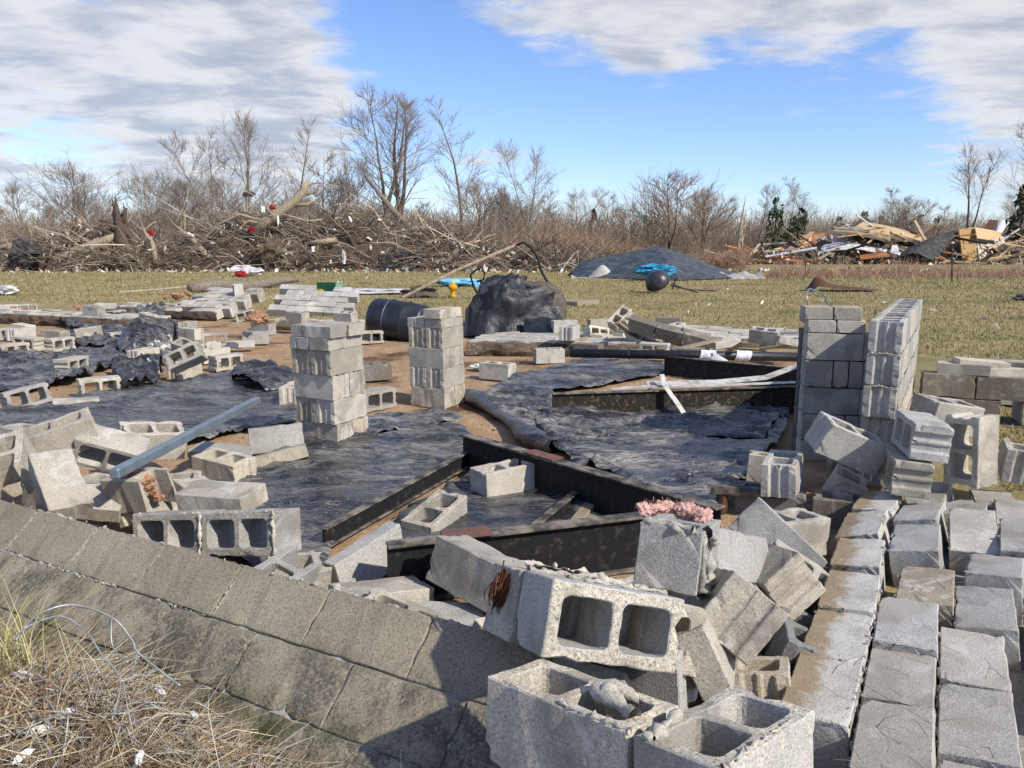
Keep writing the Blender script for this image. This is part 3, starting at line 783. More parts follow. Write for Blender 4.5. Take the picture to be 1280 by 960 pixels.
def fluff(name, pts, r, mat, label, cat, seed, n=26):
    """torn insulation: many small crumpled tufts"""
    rnd = random.Random(seed); V = []; F = []
    bm = bmesh.new(); bmesh.ops.create_icosphere(bm, subdivisions=4, radius=1.0); bm.verts.index_update()
    co = [v.co.copy() for v in bm.verts]; fs = [tuple(v.index for v in f.verts) for f in bm.faces]; bm.free()
    for a, b in zip(pts[:-1], pts[1:]):
        a, b = Vector(a), Vector(b); m_ = max(4, n // 5)
        for i in range(m_):
            c = a.lerp(b, (i + .5 * rnd.random()) / m_) + Vector([rnd.gauss(0, r * .25) for _ in range(3)])
            rr = r * rnd.uniform(.65, 1.1); o = Vector((rnd.random() * 50, rnd.random() * 50, 0)); n0 = len(V)
            e = Euler([rnd.uniform(-.7, .7) for _ in range(3)]).to_matrix(); sc = Vector((rnd.uniform(.9, 1.7), rnd.uniform(.7, 1.1), rnd.uniform(.6, .95)))
            for p in co:
                q = p * rr * (.85 + .5 * mnoise.noise(p * 1.5 + o) + .22 * mnoise.noise(p * 4 + o) + .07 * mnoise.noise(p * 9 + o))
                V.append(tuple(c + e @ Vector((q.x * sc.x, q.y * sc.y, q.z * sc.z))))
            F += [tuple(k + n0 for k in f) for f in fs]
            for k in range(90):                                      # loose fibres
                p = co[rnd.randrange(len(co))] * rr * .85; q0 = c + p; d1 = Vector([rnd.gauss(0, 1) for _ in range(3)]).normalized() * rr * rnd.uniform(.3, .8); w1 = d1.cross(Vector((.3, .5, .8))).normalized() * r * .022; n1_ = len(V)
                V += [tuple(q0 - w1), tuple(q0 + w1), tuple(q0 + d1 * .6 + p * .25 + w1), tuple(q0 + d1 * .6 + p * .25 - w1), tuple(q0 + d1 + w1 * .5), tuple(q0 + d1 - w1 * .5)]
                F += [(n1_, n1_ + 1, n1_ + 2, n1_ + 3), (n1_ + 3, n1_ + 2, n1_ + 4, n1_ + 5)]
    return put(link(name, mesh_np(name, V, F, mat, True)), label, cat)
fluff('insulation_tuft', [yp(803, 640, 2.55), yp(835, 633, 2.58), yp(872, 640, 2.55), yp(885, 655, 2.48)], .030, M['insul'], 'pink insulation wad draped over the top of the grey square ended block', 'insulation', 5)

block('S', (-.683, 3.445, .10), (-5.7, -13.5, 48.4), rx90=90, label= 'blank faced tan-grey block leaning against the wall top left of the black void')
x_ = block('PR', (-.426, 4.08, .05), (4.1, -8.6, 64.5), 'white mortar-smeared block with cells up lying beside the thin steel channel')
block('P', (-.047, 4.701, .105), (0, -1.5, 34.9), 'clean grey block sitting alone, cells up, wet along its bottom, before the long black beam')
block('B', (-.137, 3.016, .225), (-16.5, 5.7, -41.7), 'grey block tipped back just left of the rusty root clump')
block('F', (1.208, 3.313, .235), (-24.3, 36.0, -37.0), 'large slanting block with bright sunlit upper edge sloping down to the fallen wall')
block('B', (.832, 2.858, .345), (-29.3, 20.9, 38.1), 'pale plain block lying behind the insulation wad under the slanting block')
X1 = (.88, 2.88, .13); XR = (-52.3, -14.0, -80.4)
block('FT', X1, XR, 'tan ridged-end block lowest in the shingled heap beside the dark trench')
block('FT', rl(X1, XR, (-.01, .012, .205)), (-55, -12, -77), 'tan ridged-end block leaning on top of the shingled heap beside the dark trench')
block('F2', (.70, 2.28, .42), (-38, -22, -98), 'grey block with mortar edge jammed below the square ended block')
block('ST', (.60, 2.18, .38), (62, 8, 72), 'tan slab standing on edge right of the two open cells')
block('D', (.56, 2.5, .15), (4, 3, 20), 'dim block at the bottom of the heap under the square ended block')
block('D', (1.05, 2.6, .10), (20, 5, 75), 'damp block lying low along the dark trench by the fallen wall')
block('F', (.33, 2.10, .33), (3, -4, -28), 'grey block supporting the tilted mortared cluster from beneath')
block('F', (1.36, 3.62, .16), (0, 5, 30), 'small looking block with one open cell peeking out behind the slanting block')
block('FT', (-.42, 2.72, .10), (4, 12, -22), 'flat dull block lying in the gap behind the wall near a white mortar lump')

mesh_unit('fallen_block_row', 'row of two mortared blocks with cells facing out lying on the wall top', 'concrete blocks',
    [('PR', (-1.181, 3.312, .293), (76.4, -8.3, -19.7), 0), ('PR', tuple(rl((-1.181, 3.312, .293), (76.4, -8.3, -19.7), (-.408, .004, 0))), (77, -7.5, -19), 0)],
    [([rl((-1.181, 3.312, .293), (76.4, -8.3, -19.7), (-.204, -.09, .10)), rl((-1.181, 3.312, .293), (76.4, -8.3, -19.7), (-.204, .09, .10))], .014, 31, .5, 1),
     ([rl((-1.181, 3.312, .293), (76.4, -8.3, -19.7), (.20, -.09, .10)), rl((-1.181, 3.312, .293), (76.4, -8.3, -19.7), (.20, .09, .10))], .013, 32, .5, 1),
     ([rl((-1.181, 3.312, .293), (76.4, -8.3, -19.7), (-.6, .095, .09)), rl((-1.181, 3.312, .293), (76.4, -8.3, -19.7), (.2, .095, .09))], .009, 33, .6, .8)], (-1.3, 3.35, .15))
block('S', (-1.42, 3.60, .36), (6, -3, -20), 'thin slab lying behind the mortared row on the wall top')
block('X2', (-.86, 3.16, .13), (8, 4, 24), 'broken block shell right of the mortared row, grey side facing out')
block('S', (-.55, 3.02, .12), (-4, 9, 34), 'flat broken slab across the black hole behind the wall')

# heap at the left end of the wall
block('F', (-3.114, 4.807, .324), (-5, .7, -21.8), 'upright block at the left edge with sunlit right end above the leaning slab')
block('S', (-2.241, 3.664, .405), (-91.1, 31.6, -47.1), 'speckled slab leaning on the wall top at the left', rx90=90)
block('F', (-2.510, 4.645, .315), (-65, 22.5, 22.2), 'large pale block tilted back above the dark slot, left heap')
block('F', (-2.42, 5.02, .28), (18, 8, 40), 'block with cells up behind the large pale tilted block')
block('X', (-2.62, 3.86, .43), (14, 22, -62), 'rounded broken block lying at the far left on the wall end')
block('P', (-2.26, 4.18, .17), (-4, 3, -12), 'block with open cells up beside the orange insulation')
block('X2', (-1.98, 4.12, .17), (-26, 6, 62), 'broken flanged block leaning right of the orange insulation')
block('X', (-1.98, 3.98, .27), (8, -6, -24), 'cracked pale block under the foot of the galvanised tube')
block('F', (-2.08, 4.45, .10), (2, 0, 22), 'pale block lying under the middle of the galvanised tube')
block('F', (-2.62, 4.25, .12), (0, 0, -30), 'block at the bottom of the left heap under the leaning slab')
block('FT', (-2.95, 4.45, .12), (0, 3, 12), 'lowest block at the left edge under the upright block')
block('FT', (-1.93, 4.98, .09), (6, 3, -28), 'tan block with dark hollow end on the soil near the tube')
fluff('insulation_tuft', [(-2.16, 4.06, .33), (-2.05, 4.02, .36), (-1.96, 3.98, .32), (-1.90, 3.95, .22)], .035, M['insul_tan'], 'orange-tan insulation tangled under the galvanised tube', 'insulation', 9, 22)
block('S', (-2.092, 5.325, .10), (8.3, 1.7, -15.6), 'pale solid slab flat on soil between the tube and the pier')
block('S', (-1.808, 5.732, .115), (-9.1 - 90 + 180, -2.7, 20.2), 'solid slab standing on edge against the nearer pier')
block('ST', (-1.666, 5.304, .085), (-11.7, -10.4, 21.2), 'solid slab lying in front of the slab on edge near the nearer pier')
# galvanised tube
t0, t1 = Vector((-2.0, 3.72, .44)), gp(322, 500, 0.42)
mb = MB(); d = (t1 - t0); L = d.length; q = d.to_track_quat('X', 'Z').to_matrix().to_4x4(); q.translation = t0
mb.box(L / 2, 0, 0, L, .052, .052, q); o = mb.build('steel_tube', M['galv'], bevel=.006)
put(o, 'long square galvanised tube lying aslant over the left block heap', 'steel tube')

block('X', (-.95, 3.05, .16), (12, -8, 60), 'broken block end poking up between the mortared row and the leaning slab')
block('S', (-.30, 2.90, .06), (6, -4, -15), 'grey slab half buried in the gap left of the black beam')
block('X2', (.05, 2.62, .12), (15, 6, 40), 'tan block fragment in the dark gap behind the tilted cluster')
block('F', (.42, 2.78, .16), (24, -12, 5), 'grey block slumped against the black beam behind the square ended block')
block('P', (-2.75, 4.55, .42), (10, -16, 28), 'pale block lying across the top of the left heap behind the leaning slab')
block('X', (-1.72, 4.10, .14), (-8, 10, -40), 'broken block at the right foot of the left heap')
block('S', (-2.30, 3.95, .22), (25, 10, 15), 'thin slab wedged between the blocks under the galvanised tube')
block('F2', (-3.25, 4.25, .20), (4, 6, -50), 'worn block at the left edge behind the wall top')
block('F', (2.28, 4.95, .16), (12, -16, 40), 'block lying at the foot of the standing corner behind the tipped block')
block('X', (1.78, 4.95, .09), (-6, 4, -20), 'broken block in the mud left of the standing corner foot')
block('P', (2.72, 4.72, .52), (8, 10, 20), 'block perched beside the end of the standing wall')
block('F', (1.22, 3.02, .14), (10, 28, -25), 'grey block sliding into the dark trench below the slanting block')
block('X2', (.86, 2.42, .08), (-8, 12, 70), 'tan fragment low in the trench beside the soil-lined course')
lump_strip([(0, 0, 0), (.1, 0, 0)], .01, 1)
rnd = random.Random(31); mb = MB()
for k in range(420):
    if k < 260: u_, v_ = -rnd.uniform(-.2, 3.6), rnd.uniform(.22, .75)
    else: u_, v_ = rnd.uniform(-.35, .28), rnd.uniform(.2, 2.6)
    q = CORNER + E1 * u_ + E2 * v_; rr = .006 + .030 * rnd.random() ** 3; sc = [rnd.uniform(.6, 1.4) for _ in range(3)]; o2 = Vector((rnd.random() * 50, rnd.random() * 50, 0))
    mb.add([Vector((q.x, q.y, .012 + rr * .4)) + Vector((p.x * sc[0], p.y * sc[1], p.z * sc[2] * .8)) * rr * (1 + .6 * mnoise.noise(p * 1.3 + o2) + .3 * mnoise.noise(p * 3 + o2)) for p in _ico[0]], _ico[1])
put(mb.build('mortar_rubble', M['mortar'], smooth=False), 'crumbs and lumps of broken mortar on the soil behind the leaning wall', 'rubble', None, 'stuff')
# ================================================================== right hand blocks
block('F', (1.957, 4.362, .43), (12.5, 23.3, 4.7), 'speckled block tipped on its side, cells up, in front of the standing wall corner')
block('H', (1.99, 4.42, .13), (5.3, 24.5, -22.3), 'block wedged under the tipped speckled block')
R3l, R3r = (2.268, 4.146, .535), (-5, -.4, -102.5)
block('F', R3l, R3r, 'upper block of a two-block stack with grooved end sunlit', rx90=90)
block('F', (2.20, 4.15, .335), (-3, 0, -106), 'lower block of the two-block stack on the fallen wall', rx90=90)
block('F', (2.561, 4.158, .45), (-80.9, -84.9, 109.8), 'block standing on end with both cells open to the camera, right')
block('F', (2.56, 4.62, .40), (0, 4, -10), 'block just showing behind the block standing on end')
block('X', (2.98, 4.36, .33), (5, 0, 62), 'broken block at the right beyond the block standing on end')
block('F', (1.606, 4.394, .24), (3.1, -.8, -116.3), 'small upright looking block with cells up beside the angle iron')
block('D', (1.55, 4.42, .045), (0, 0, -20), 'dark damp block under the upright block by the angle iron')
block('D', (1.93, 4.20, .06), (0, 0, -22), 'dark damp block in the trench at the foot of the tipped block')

# ================================================================== FALLEN RIGHT WALL
def hash_s(t): return sum(ord(c) * (i * 31 + 7) for i, c in enumerate(t))
def fallen_right_wall():
    org = Vector((.961, 2.389, .214)); az, sl, ro = 1.055, .013, .047
    u = Vector((math.cos(az) * math.cos(sl), math.sin(az) * math.cos(sl), math.sin(sl)))
    v = Vector((math.sin(az) * math.cos(ro), -math.cos(az) * math.cos(ro), math.sin(ro)))
    n = v.cross(u) * -1
    n = u.cross(v); n = -n if n.z < 0 else n
    root = empty('fallen_wall', 'wall of grey blocks fallen flat to the right, soil line along its left course', 'wall', org)
    mk = lambda s, mt, e=('plain', 'plain'): block_mesh('wall_block', L=.402, W=.199, H=.19, ends=e, cells=0, mats=(mt,) * 2, seed=s, rough=.0024)
    mkb = lambda s_: block_mesh('wall_block', L=.394, W=.199, H=.19, ends=('plain', 'plain'), cells=0, mats=(M['base_course'],) * 2, seed=s_, rough=.003)
    base = [mkb(41), mkb(42)]; pl = [mk(43, M['block_slab']), mk(44, M['block_slab']), mk(45, M['block_slab'])]
    brown = mk(46, M['block_brown'])
    P = [('a', (1.356, 2.867, .127), (-4.8, 1.4, 61.7)), ('b', (1.176, 2.551, .112), (-3.7, -.7, 59.9)), ('c', (.985, 2.215, .108), (-4.2, .5, 60.5)),
         ('d', (1.576, 3.281, .116), (-7, 2.1, 61.4)), ('e', (1.803, 3.708, .095), (-17, -1.2, 58.5)), ('f', (2.014, 4.027, .105), (-7.7, 1, 56.7)),
         ('g', (2.136, 3.803, .121), (-14.5, 3.3, 54.9)), ('h', (1.893, 3.388, .142), (-10.8, 1.4, 60.3)), ('i', (1.698, 2.938, .116), (-6, 1.2, 59.7)),
         ('j', (1.451, 2.611, .124), (-3.7, .6, 61.1)), ('k', (1.288, 2.317, .098), (-5.6, .4, 60.3)), ('l', (1.091, 1.953, .113), (-9, 4, 60.9)), ('x', (.90, 1.60, .09), (-6, 1, 60)),
         ('n', (2.066, 3.078, .136), (-6.5, 8.1, 55.3)), ('o', (1.826, 2.744, .115), (-8.8, .6, 59.9)), ('p', (1.581, 2.418, .095), (-3.5, .5, 60.9)), ('q', (1.384, 2.055, .095), (-6.8, .3, 60.7)),
         ('r', (1.19, 1.69, .085), (-6, 1, 60.5)), ('m', (2.235, 3.531, .133), (-4.4, -12.6, 62.4)), ('s', (2.394, 3.382, .161), (-7.7, -4.9, 58.2)),
         ('t', (2.44, 3.93, .10), (-9, 6, 57)), ('u', (2.62, 3.78, .11), (-5, -7, 60)), ('v', (2.22, 2.98, .09), (-6, 3, 58)), ('w', (2.02, 2.60, .08), (-9, -4, 61)), ('y', (1.80, 2.25, .07), (-4, 2, 59)),
         ('z', (2.36, 4.16, .10), (-11, -5, 54)), ('aa', (2.70, 4.12, .09), (-4, 5, 63)), ('bb', (2.42, 2.85, .07), (4, -8, 50)), ('cc', (2.88, 3.60, .09), (-6, 9, 66)), ('dd', (2.60, 3.30, .08), (8, 3, 52))]
    s = MB(); rnd = random.Random(4)
    for nm, loc, rot in P:
        me = rnd.choice(base) if nm in 'abcdef' else brown if nm == 'i' else rnd.choice(pl)
        mm = Euler([R(a) for a in rot]).to_matrix()
        link('block', me, root, Vector(loc) - org, mm.to_euler())
        L_ = lambda x, y, z: Vector(loc) - org + mm @ Vector((x, y, z))
        if nm not in 'abcdefx':                                  # bed joint mortar left on the course's edge
            t = lump_strip([L_(-.19, .099, .085), L_(0, .103, .080), L_(.19, .099, .085)], rnd.uniform(.009, .014), hash_s(nm), .5, keep=.62); s.add(t.v, t.f)
        if rnd.random() < .75:
            t = lump_strip([L_(-.197, -.09, .088), L_(-.199, .09, .088)], .007, hash_s(nm) + 7, .6, keep=.5); s.add(t.v, t.f)
        if nm in 'abcdef':
            t = lump_strip([L_(-.19, .097, .088), L_(.19, .097, .088)], .008, hash_s(nm) + 3, .6, keep=.55); s.add(t.v, t.f)
            t = lump_strip([L_(-.19, -.097, .085), L_(.19, -.097, .085)], .013, hash_s(nm) + 5, .6, keep=.6); s.add(t.v, t.f)
    put(s.build('mortar_crumbs', M['mortar_grey'], root, smooth=True), kind='stuff')
    mb = MB(); q = Euler((R(-4), 0, R(60))).to_matrix().to_4x4(); q.translation = Vector((1.72, 2.78, .02)) - org
    mb.box(0, 0, 0, 3.1, .74, .08, q); mb.build('mortar_bed', M['mortar_dark'], root)
fallen_right_wall()

# ================================================================== PIERS
def pier(name, label, loc, yaw, lean, courses, caps):
    root = empty(name, label, 'pier', loc, (0, 0, yaw))
    rnd = random.Random(int(abs(loc[0]) * 100)); z = 0
    ca, sa = math.cos(-yaw), math.sin(-yaw)
    lx, ly = lean[0] * ca - lean[1] * sa, lean[0] * sa + lean[1] * ca
    for c in range(courses):
        for k in (-1, 1):
            p = Vector((0, k * .099, 0)) if c % 2 else Vector((k * .099, 0, 0))
            ra = 0 if c % 2 else math.pi / 2
            link('block', B[('F', 'FT', 'F2')[(c + (k > 0)) % 3]], root, p + Vector((lx * z + rnd.uniform(-.004, .004), ly * z + rnd.uniform(-.004, .004), z + .097)), (0, 0, ra + rnd.uniform(-.012, .012)))
        z += .1955
    for (dx, dy, ra, lvl, kind) in caps:
        link('cap_block', B[kind], root, Vector((lx * z + dx, ly * z + dy, z + .046 + lvl * .094)), (0, 0, ra))
pier('block_pier', 'nearer block pier of six courses standing left of centre on the soil', (-1.448, 6.098, 0), 1.09, (-.025, -.084), 4,
     [(0, .1, .0, 0, 'S'), (0, -.1, .0, 0, 'ST'), (-.1, -.02, math.pi / 2, 1, 'S'), (.1, -.035, math.pi / 2, 1, 'S')])
pier('block_pier', 'farther block pier with a single half-width cap, standing left of the black draped heap', (-.739, 7.587, 0), 1.092, (-.029, .05), 4,
     [(0, .1, .0, 0, 'S'), (0, -.1, .0, 0, 'ST'), (-.02, -.1, 0, 1, 'ST')])

# ================================================================== STANDING CORNER (right)
def standing_corner():
    root = empty('foundation_wall', 'standing corner of block wall with cap blocks and open cells on top, right', 'wall', (2.17, 5.63, 0))
    rnd = random.Random(8)
    az = -.208; u = Vector((math.cos(az), math.sin(az), 0)); n = Vector((-math.sin(az), math.cos(az), 0))
    o = Vector((0, 0, 0)); z = -.075
    for c in range(5):
        rows = ([(.2, .392), (.475, .15)] if c % 2 == 0 else [(.1, .192), (.255, .10), (.36, .09), (.485, .15)])
        for (x, L) in rows:
            me = bmesh_var('P%d' % int(L * 1000), L=L, W=.194, H=.196, ends=('plain', 'plain'), cells=0, mats=(M['block'],) * 2, seed=int(L * 50), rough=.0012)
            link('block', me, root, o + u * x + n * .1 + Vector((0, 0, z + .1)), (0, 0, az))
            link('block', B['F'], root, o + u * .2 + n * .30 + Vector((0, 0, z + .1)), (0, 0, az))
        z += .2032
    for x in (.1, .302):
        me = bmesh_var('cap19', L=.195, W=.194, H=.092, ends=('plain', 'plain'), cells=0, mats=(M['block_tan'],) * 2, seed=4, rough=.0012)
        link('cap_block', me, root, o + u * x + n * .1 + Vector((0, 0, z + .047)), (0, 0, az))
        link('cap_block', me, root, o + u * (x - .03) + n * .10 + Vector((0, 0, z + .142)), (0, 0, az + .02))
    link('cap_block', B['S'], root, o + u * .2 + n * .32 + Vector((0, 0, z + .095)), (0, 0, az))
    # the wall running back from the corner, its top cells open
    wo = Vector((2.236 - 2.17, 4.80 - 5.63, 0)); a2 = 1.046
    uu = Vector((math.cos(a2), math.sin(a2), 0)); vv = Vector((uu.y, -uu.x, 0))
    s = MB()
    for c in range(6):
        zt = 1.108 - .2032 * c
        st = (0, -.035, -.06, -.02, -.2, -.1)[c]
        for k in range(6):
            x = st + (k + .5) * .4064 - (.203 if c % 2 else 0) + (.203 if c % 2 else 0)
            if x - .2 > (2.25, 2.4, 2.45, 2.3, 2.3, 2.3)[c]: continue
            link('block', B[('F', 'F2')[k % 2]] if c else B['F'], root, wo + uu * x + vv * .097 + Vector((0, 0, zt - .099)), (0, 0, a2 + rnd.uniform(-.006, .006)))
        if c:
            t = lump_strip([wo + uu * (st + .01) + vv * .02 + Vector((0, 0, zt + .004)), wo + uu * (st + .02) + vv * .17 + Vector((0, 0, zt + .004))], .011, c * 7, .5); s.add(t.v, t.f)
    for c in range(1, 6):
        zt = 1.108 - .2032 * c
        t = lump_strip([wo + vv * .195 + Vector((0, 0, zt)), wo + uu * 2.2 + vv * .195 + Vector((0, 0, zt))], .006, c * 9, .9, keep=.6); s.add(t.v, t.f)
    put(s.build('mortar_crumbs', M['mortar'], root, smooth=True), kind='stuff')
standing_corner()
mb = MB()
hb = yp(1008, 388, 5.75)
mb.tube([yp(1010, 388, 5.8), yp(1008, 366, 5.8), yp(1012, 361, 5.85), yp(1026, 366, 5.95), yp(1032, 371, 6.0), yp(1036, 389, 6.0)], .007, 6)
put(mb.build('bent_metal_rod', M['galv'], smooth=True), 'bent metal handle standing on top of the block corner', 'handle')

# dark two-course stub and slabs beyond it
def dark_stub():
    a = gp(1143, 530, 0.08); b = gp(1246, 545, 0.08)
    a, b = Vector((3.55, 6.55, 0)), Vector((4.42, 6.2, 0))
    d = (b - a).normalized(); yaw = math.atan2(d.y, d.x); n = Vector((-d.y, d.x, 0))
    root = empty('foundation_wall', 'low dark stained two-course wall stub right of the standing corner', 'wall', a)
    me = block_mesh('stub_block', L=.397, W=.194, H=.196, ends=('plain', 'plain'), cells=0, mats=(M['block_dark'],) * 2, seed=55, rough=.0015)
    for c in range(3):
        for k in range(3):
            x = (k + .5) * .4064 - (.2 if c % 2 else 0)
            if x > .80: continue
            link('block', me, root, d * x + n * .1 + Vector((0, 0, c * .2032 - .02)), (0, 0, yaw))
    link('end_block', B['FT'], root, d * .86 + n * .205 + Vector((0, 0, .386)), (0, 0, yaw + math.pi / 2))
    link('end_block', B['F'], root, d * .86 + n * .205 + Vector((0, 0, .18)), (0, 0, yaw + math.pi / 2))
    rnd = random.Random(2)
    for k in range(7):
        link('slab', B['s'], root, d * rnd.uniform(.3, .75) + n * rnd.uniform(.1, .5) + Vector((0, 0, .475 + .014 * k)), (rnd.uniform(-.07, .07), rnd.uniform(-.07, .07), yaw + rnd.uniform(-.5, .5)))
dark_stub()

# ================================================================== MIDDLE AND FAR BLOCKS
board_later = []
GM = 'hollow blocks strewn over the soil inside the foundation'
mid = [
 ('f', (-14, 426), (17, 425), 'S', 'block on its side cut by the left edge, higher row'),
 ('f', (17, 427), (48, 423), 'U', 'grey block between two pale blocks at the left edge'),
 ('f', (56, 442), (105, 435), 'S', 'pale block on its side with three dark openings in the left row'),
 ('f', (-5, 450), (46, 444), 'S', 'block on its side with bright top at the left edge, lower row'),
 ('f', (80, 471), (118, 462), 'S', 'block half sunk in the black plastic left of the dark fold'),
 ('F', (99, 499), (155, 493), 'S', 'big pale block on its side with two square openings, left of the main sheet'),
 ('f', (98, 405), (143, 403), 'U', 'buff block in front of the brown fallen wall at far left'),
 ('f', (140, 401), (162, 398), 'S', 'block with open cell beside the buff block, far left'),
 ('f', (137, 432), (174, 429), 'S', 'pale block on its side partly under plastic, left of the black lump'),
 ('f', (157, 456), (176, 457), 'E', 'block end poking from under the black plastic lump'),
 ('f', (0, 392), (24, 391), 'S', 'block with dark cells at the foot of the far left fallen wall'),
 ('f', (25, 391), (47, 390), 'S', 'second block with dark cells at the foot of the far left fallen wall'),
 ('f', (221, 417), (238, 417), 'E', 'ribbed block end standing right of the black lump'),
 ('F', (227, 459), (249, 455), 'E', 'grey and buff block at the near left of the small block pile'),
 ('FT', (214, 478), (263, 467), 'U', 'long buff block lying at the edge of the main black sheet'),
 ('F', (270, 465), (306, 460), 'S', 'pale block with two openings at the right of the small block pile'),
 ('f', (252, 456), (292, 451), 'U', 'ridged block behind the pale one with two openings in the small pile'),
 ('f', (256, 433), (281, 432), 'S', 'small pile block farthest back with a dark opening'),
 ('s', (281, 440), (322, 438), 'U', 'thin pale slab flat on bare soil right of the small pile'),
 ('f', (303, 431), (336, 430), 'U', 'grey block alone on bare soil in front of the tilted block panel'),
 ('f', (452, 430), (477, 429), 'S', 'white rimmed block with dark openings left of the black drum'),
 ('D', (458, 477), (482, 475), 'U', 'dim grey block on the soil between the two piers'),
 ('F', (459, 516), (494, 509), 'S', 'block with open cells just right of the nearer pier foot'),
 ('F', (353, 509), (370, 509), 'E', 'block end just left of the nearer pier foot'),
 ('f', (606, 474), (628, 476), 'U', 'small lone block on soil right of the farther pier'),
 ('f', (670, 455), (706, 454), 'U', 'grey block with bright right end holding the black pipe end'),
 ('f', (697, 433), (718, 433), 'E', 'left one of two block ends with open cells above the pipe end'),
 ('f', (720, 433), (738, 433), 'E', 'right one of two block ends with open cells above the pipe end'),
 ('d', (771, 456), (812, 457), 'U', 'brown stained block under the middle of the black pipe'),
 ('f', (733, 413), (768, 412), 'U', 'bright block on the rubble left of the tipped brown course'),
]
for kind, a, b, pose, lab in mid:
    zz_ = 0.0 if a[1] > 440 else 0.01
    ground_block(kind, a, b, pose, lab, GM, zz_)
block('F', (-4.70, 7.28, .13), (82, -8, 52), 'tan block leaning on its side at the left edge by the plastic', GM)
block('s', (-4.25, 7.35, .05), (0, 3, 30), 'flat buff slab lying right of the leaning tan block', GM)
p = gp(228, 452, 0.3); block('F', (p.x, p.y + .1, .33), (62, -24, 12), 'tilted white rimmed block propped on top of the small block pile', GM)
p = gp(302, 405, 0.0); block('f', (p.x + .1, p.y, .16), (80, -14, 10), 'tilted block with two openings at the end of the tilted panel', GM)
p = gp(300, 398, 0.0); block('f', (p.x, p.y, .55), (0, 88, 30), 'block standing on end beside the rust-pink insulation, far left centre', GM)
block('f', (p.x - .35, p.y, .25), (90, 0, 20), 'lower block with dark cell beside the standing one near the insulation', GM)
p = gp(775, 408, 0.3); block('f', (p.x, p.y, .42), (30, -40, 30), 'tipped open-ended block on the rubble heap right of centre', GM)
block('d', gp(835, 408, 0.25) + Vector((0, 0, .05)), (0, 0, -15), 'brown stained block end upright at the right of the rubble heap', GM)
fluff('insulation_tuft', [gp(318, 398, .55), gp(325, 398, .3), gp(328, 400, .1)], .10, M['insul_tan'], 'rust-pink insulation hanging over the standing block, far left centre', 'insulation', 12, 26)
fluff('insulation_tuft', [gp(208, 372, .35), gp(235, 366, .4)], .10, M['insul_tan'], 'rust-pink insulation on the far left panel of fallen blocks', 'insulation', 13, 26)
fluff('insulation_tuft', [gp(98, 384, .3), gp(108, 386, .2)], .08, M['insul_tan'], 'pinkish insulation scrap at the brown edge of the far left wall', 'insulation', 14, 20)

for (kind, x, y, z, rot, lab) in (('f', 705, 414, .2, (0, 0, 12), 'pale block flat on the slab edge right of the draped furniture'), ('s', 752, 428, .12, (8, 4, 60), 'thin pale slab in the rubble heap above the pipe'), ('f', 800, 436, .08, (15, 20, -30), 'brownish block slumped below the tipped course'),
        ('d', 860, 452, .1, (0, 0, -20), 'stained block between the black pipe and the dark beam'), ('f', 745, 424, .15, (70, 10, 30), 'block on edge in the rubble heap left of the tipped course'), ('s', 905, 436, .22, (4, -6, 20), 'slab lying on the brown earthy edge right of centre'), ('h', 775, 431, .05, (0, 12, 50), 'half block in front of the tipped brown course'),
        ('f', 372, 402, .22, (0, 4, -30), 'block lying on the low strip behind the nearer pier'), ('f', 432, 402, .20, (10, 0, -25), 'block tipped on the strip left of the drum'), ('s', 30, 414, .05, (0, 4, -25), 'pale slab on the soil at the far left between block rows'), ('f', 118, 394, .2, (0, 8, -20), 'block on the far left fallen strip beside the pinkish scrap')):
    p = gp(x, y, z); block(kind, (p.x, p.y, z + .08), rot, lab)
for (x0, y0, x1, y1, z0, z1, wd, lab) in ((786, 398, 838, 414, .45, .12, .14, 'brown board slanting down over the rubble heap right of centre'), (760, 420, 812, 430, .15, .10, .12, 'weathered board flat in the rubble heap above the pipe'), (905, 442, 930, 428, .05, .45, .06, 'pale thin lath leaning against the brown earthy slab'), (700, 428, 748, 420, .2, .2, .12, 'grey board along the slab front right of the draped furniture')):
    board_later.append((lab, gp(x0, y0, z0), gp(x1, y1, z1), wd, .03))
for (kind, x, y, z, rot, lab) in (('f', 66, 398, .02, (90, 0, -28), 'third block with dark cells at the foot of the far left fallen wall'), ('f', 186, 404, .05, (0, 6, -40), 'pale block beside the black hump at the far left'), ('s', 132, 388, .25, (5, 3, 12), 'slab on top of the far left fallen strip'),
        ('f', 70, 428, .05, (0, 0, -16), 'block with flat pale top between the left edge rows'), ('f', 36, 437, .05, (90, 4, -12), 'block on its side behind the bright topped block at the left edge'), ('f', 112, 424, .05, (0, -6, 30), 'pale block among the plastic folds, far left'), ('s', 196, 424, .06, (0, 5, -34), 'slab lying on the black hump edge, far left'),
        ('f', 240, 424, .0, (0, 0, -30), 'pale block on soil between the ribbed end and the small pile'), ('h', 268, 444, .0, (0, 0, 20), 'half block at the back of the small block pile'), ('f', 236, 446, .1, (20, 14, -20), 'block resting in the middle of the small block pile'), ('f', 330, 418, .0, (0, 0, -24), 'grey block on soil right of the lone one before the tilted panel'),
        ('f', 712, 424, .25, (0, 0, 70), 'block on the slab above the two open ended ones'), ('h', 790, 420, .25, (30, 0, 10), 'half block tipped against the brown course'), ('f', 840, 422, .2, (0, -10, 30), 'block resting on the end of the brown earthy slab'), ('s', 870, 424, .25, (4, 10, -8), 'slab sliding off the brown earthy slab'),
        ('f', 955, 428, .2, (10, 4, -30), 'block on the brown earthy slab near the standing corner'), ('d', 735, 446, .0, (0, 0, -30), 'stained block in shadow under the pipe near its left end'), ('f', 818, 446, .05, (90, 0, -24), 'block on its side just above the middle of the pipe'), ('s', 985, 436, .25, (0, 12, 12), 'slab leaning left of the standing corner top')):
    p = gp(x, y, z); block(kind, (p.x, p.y, z + .095), rot, lab)
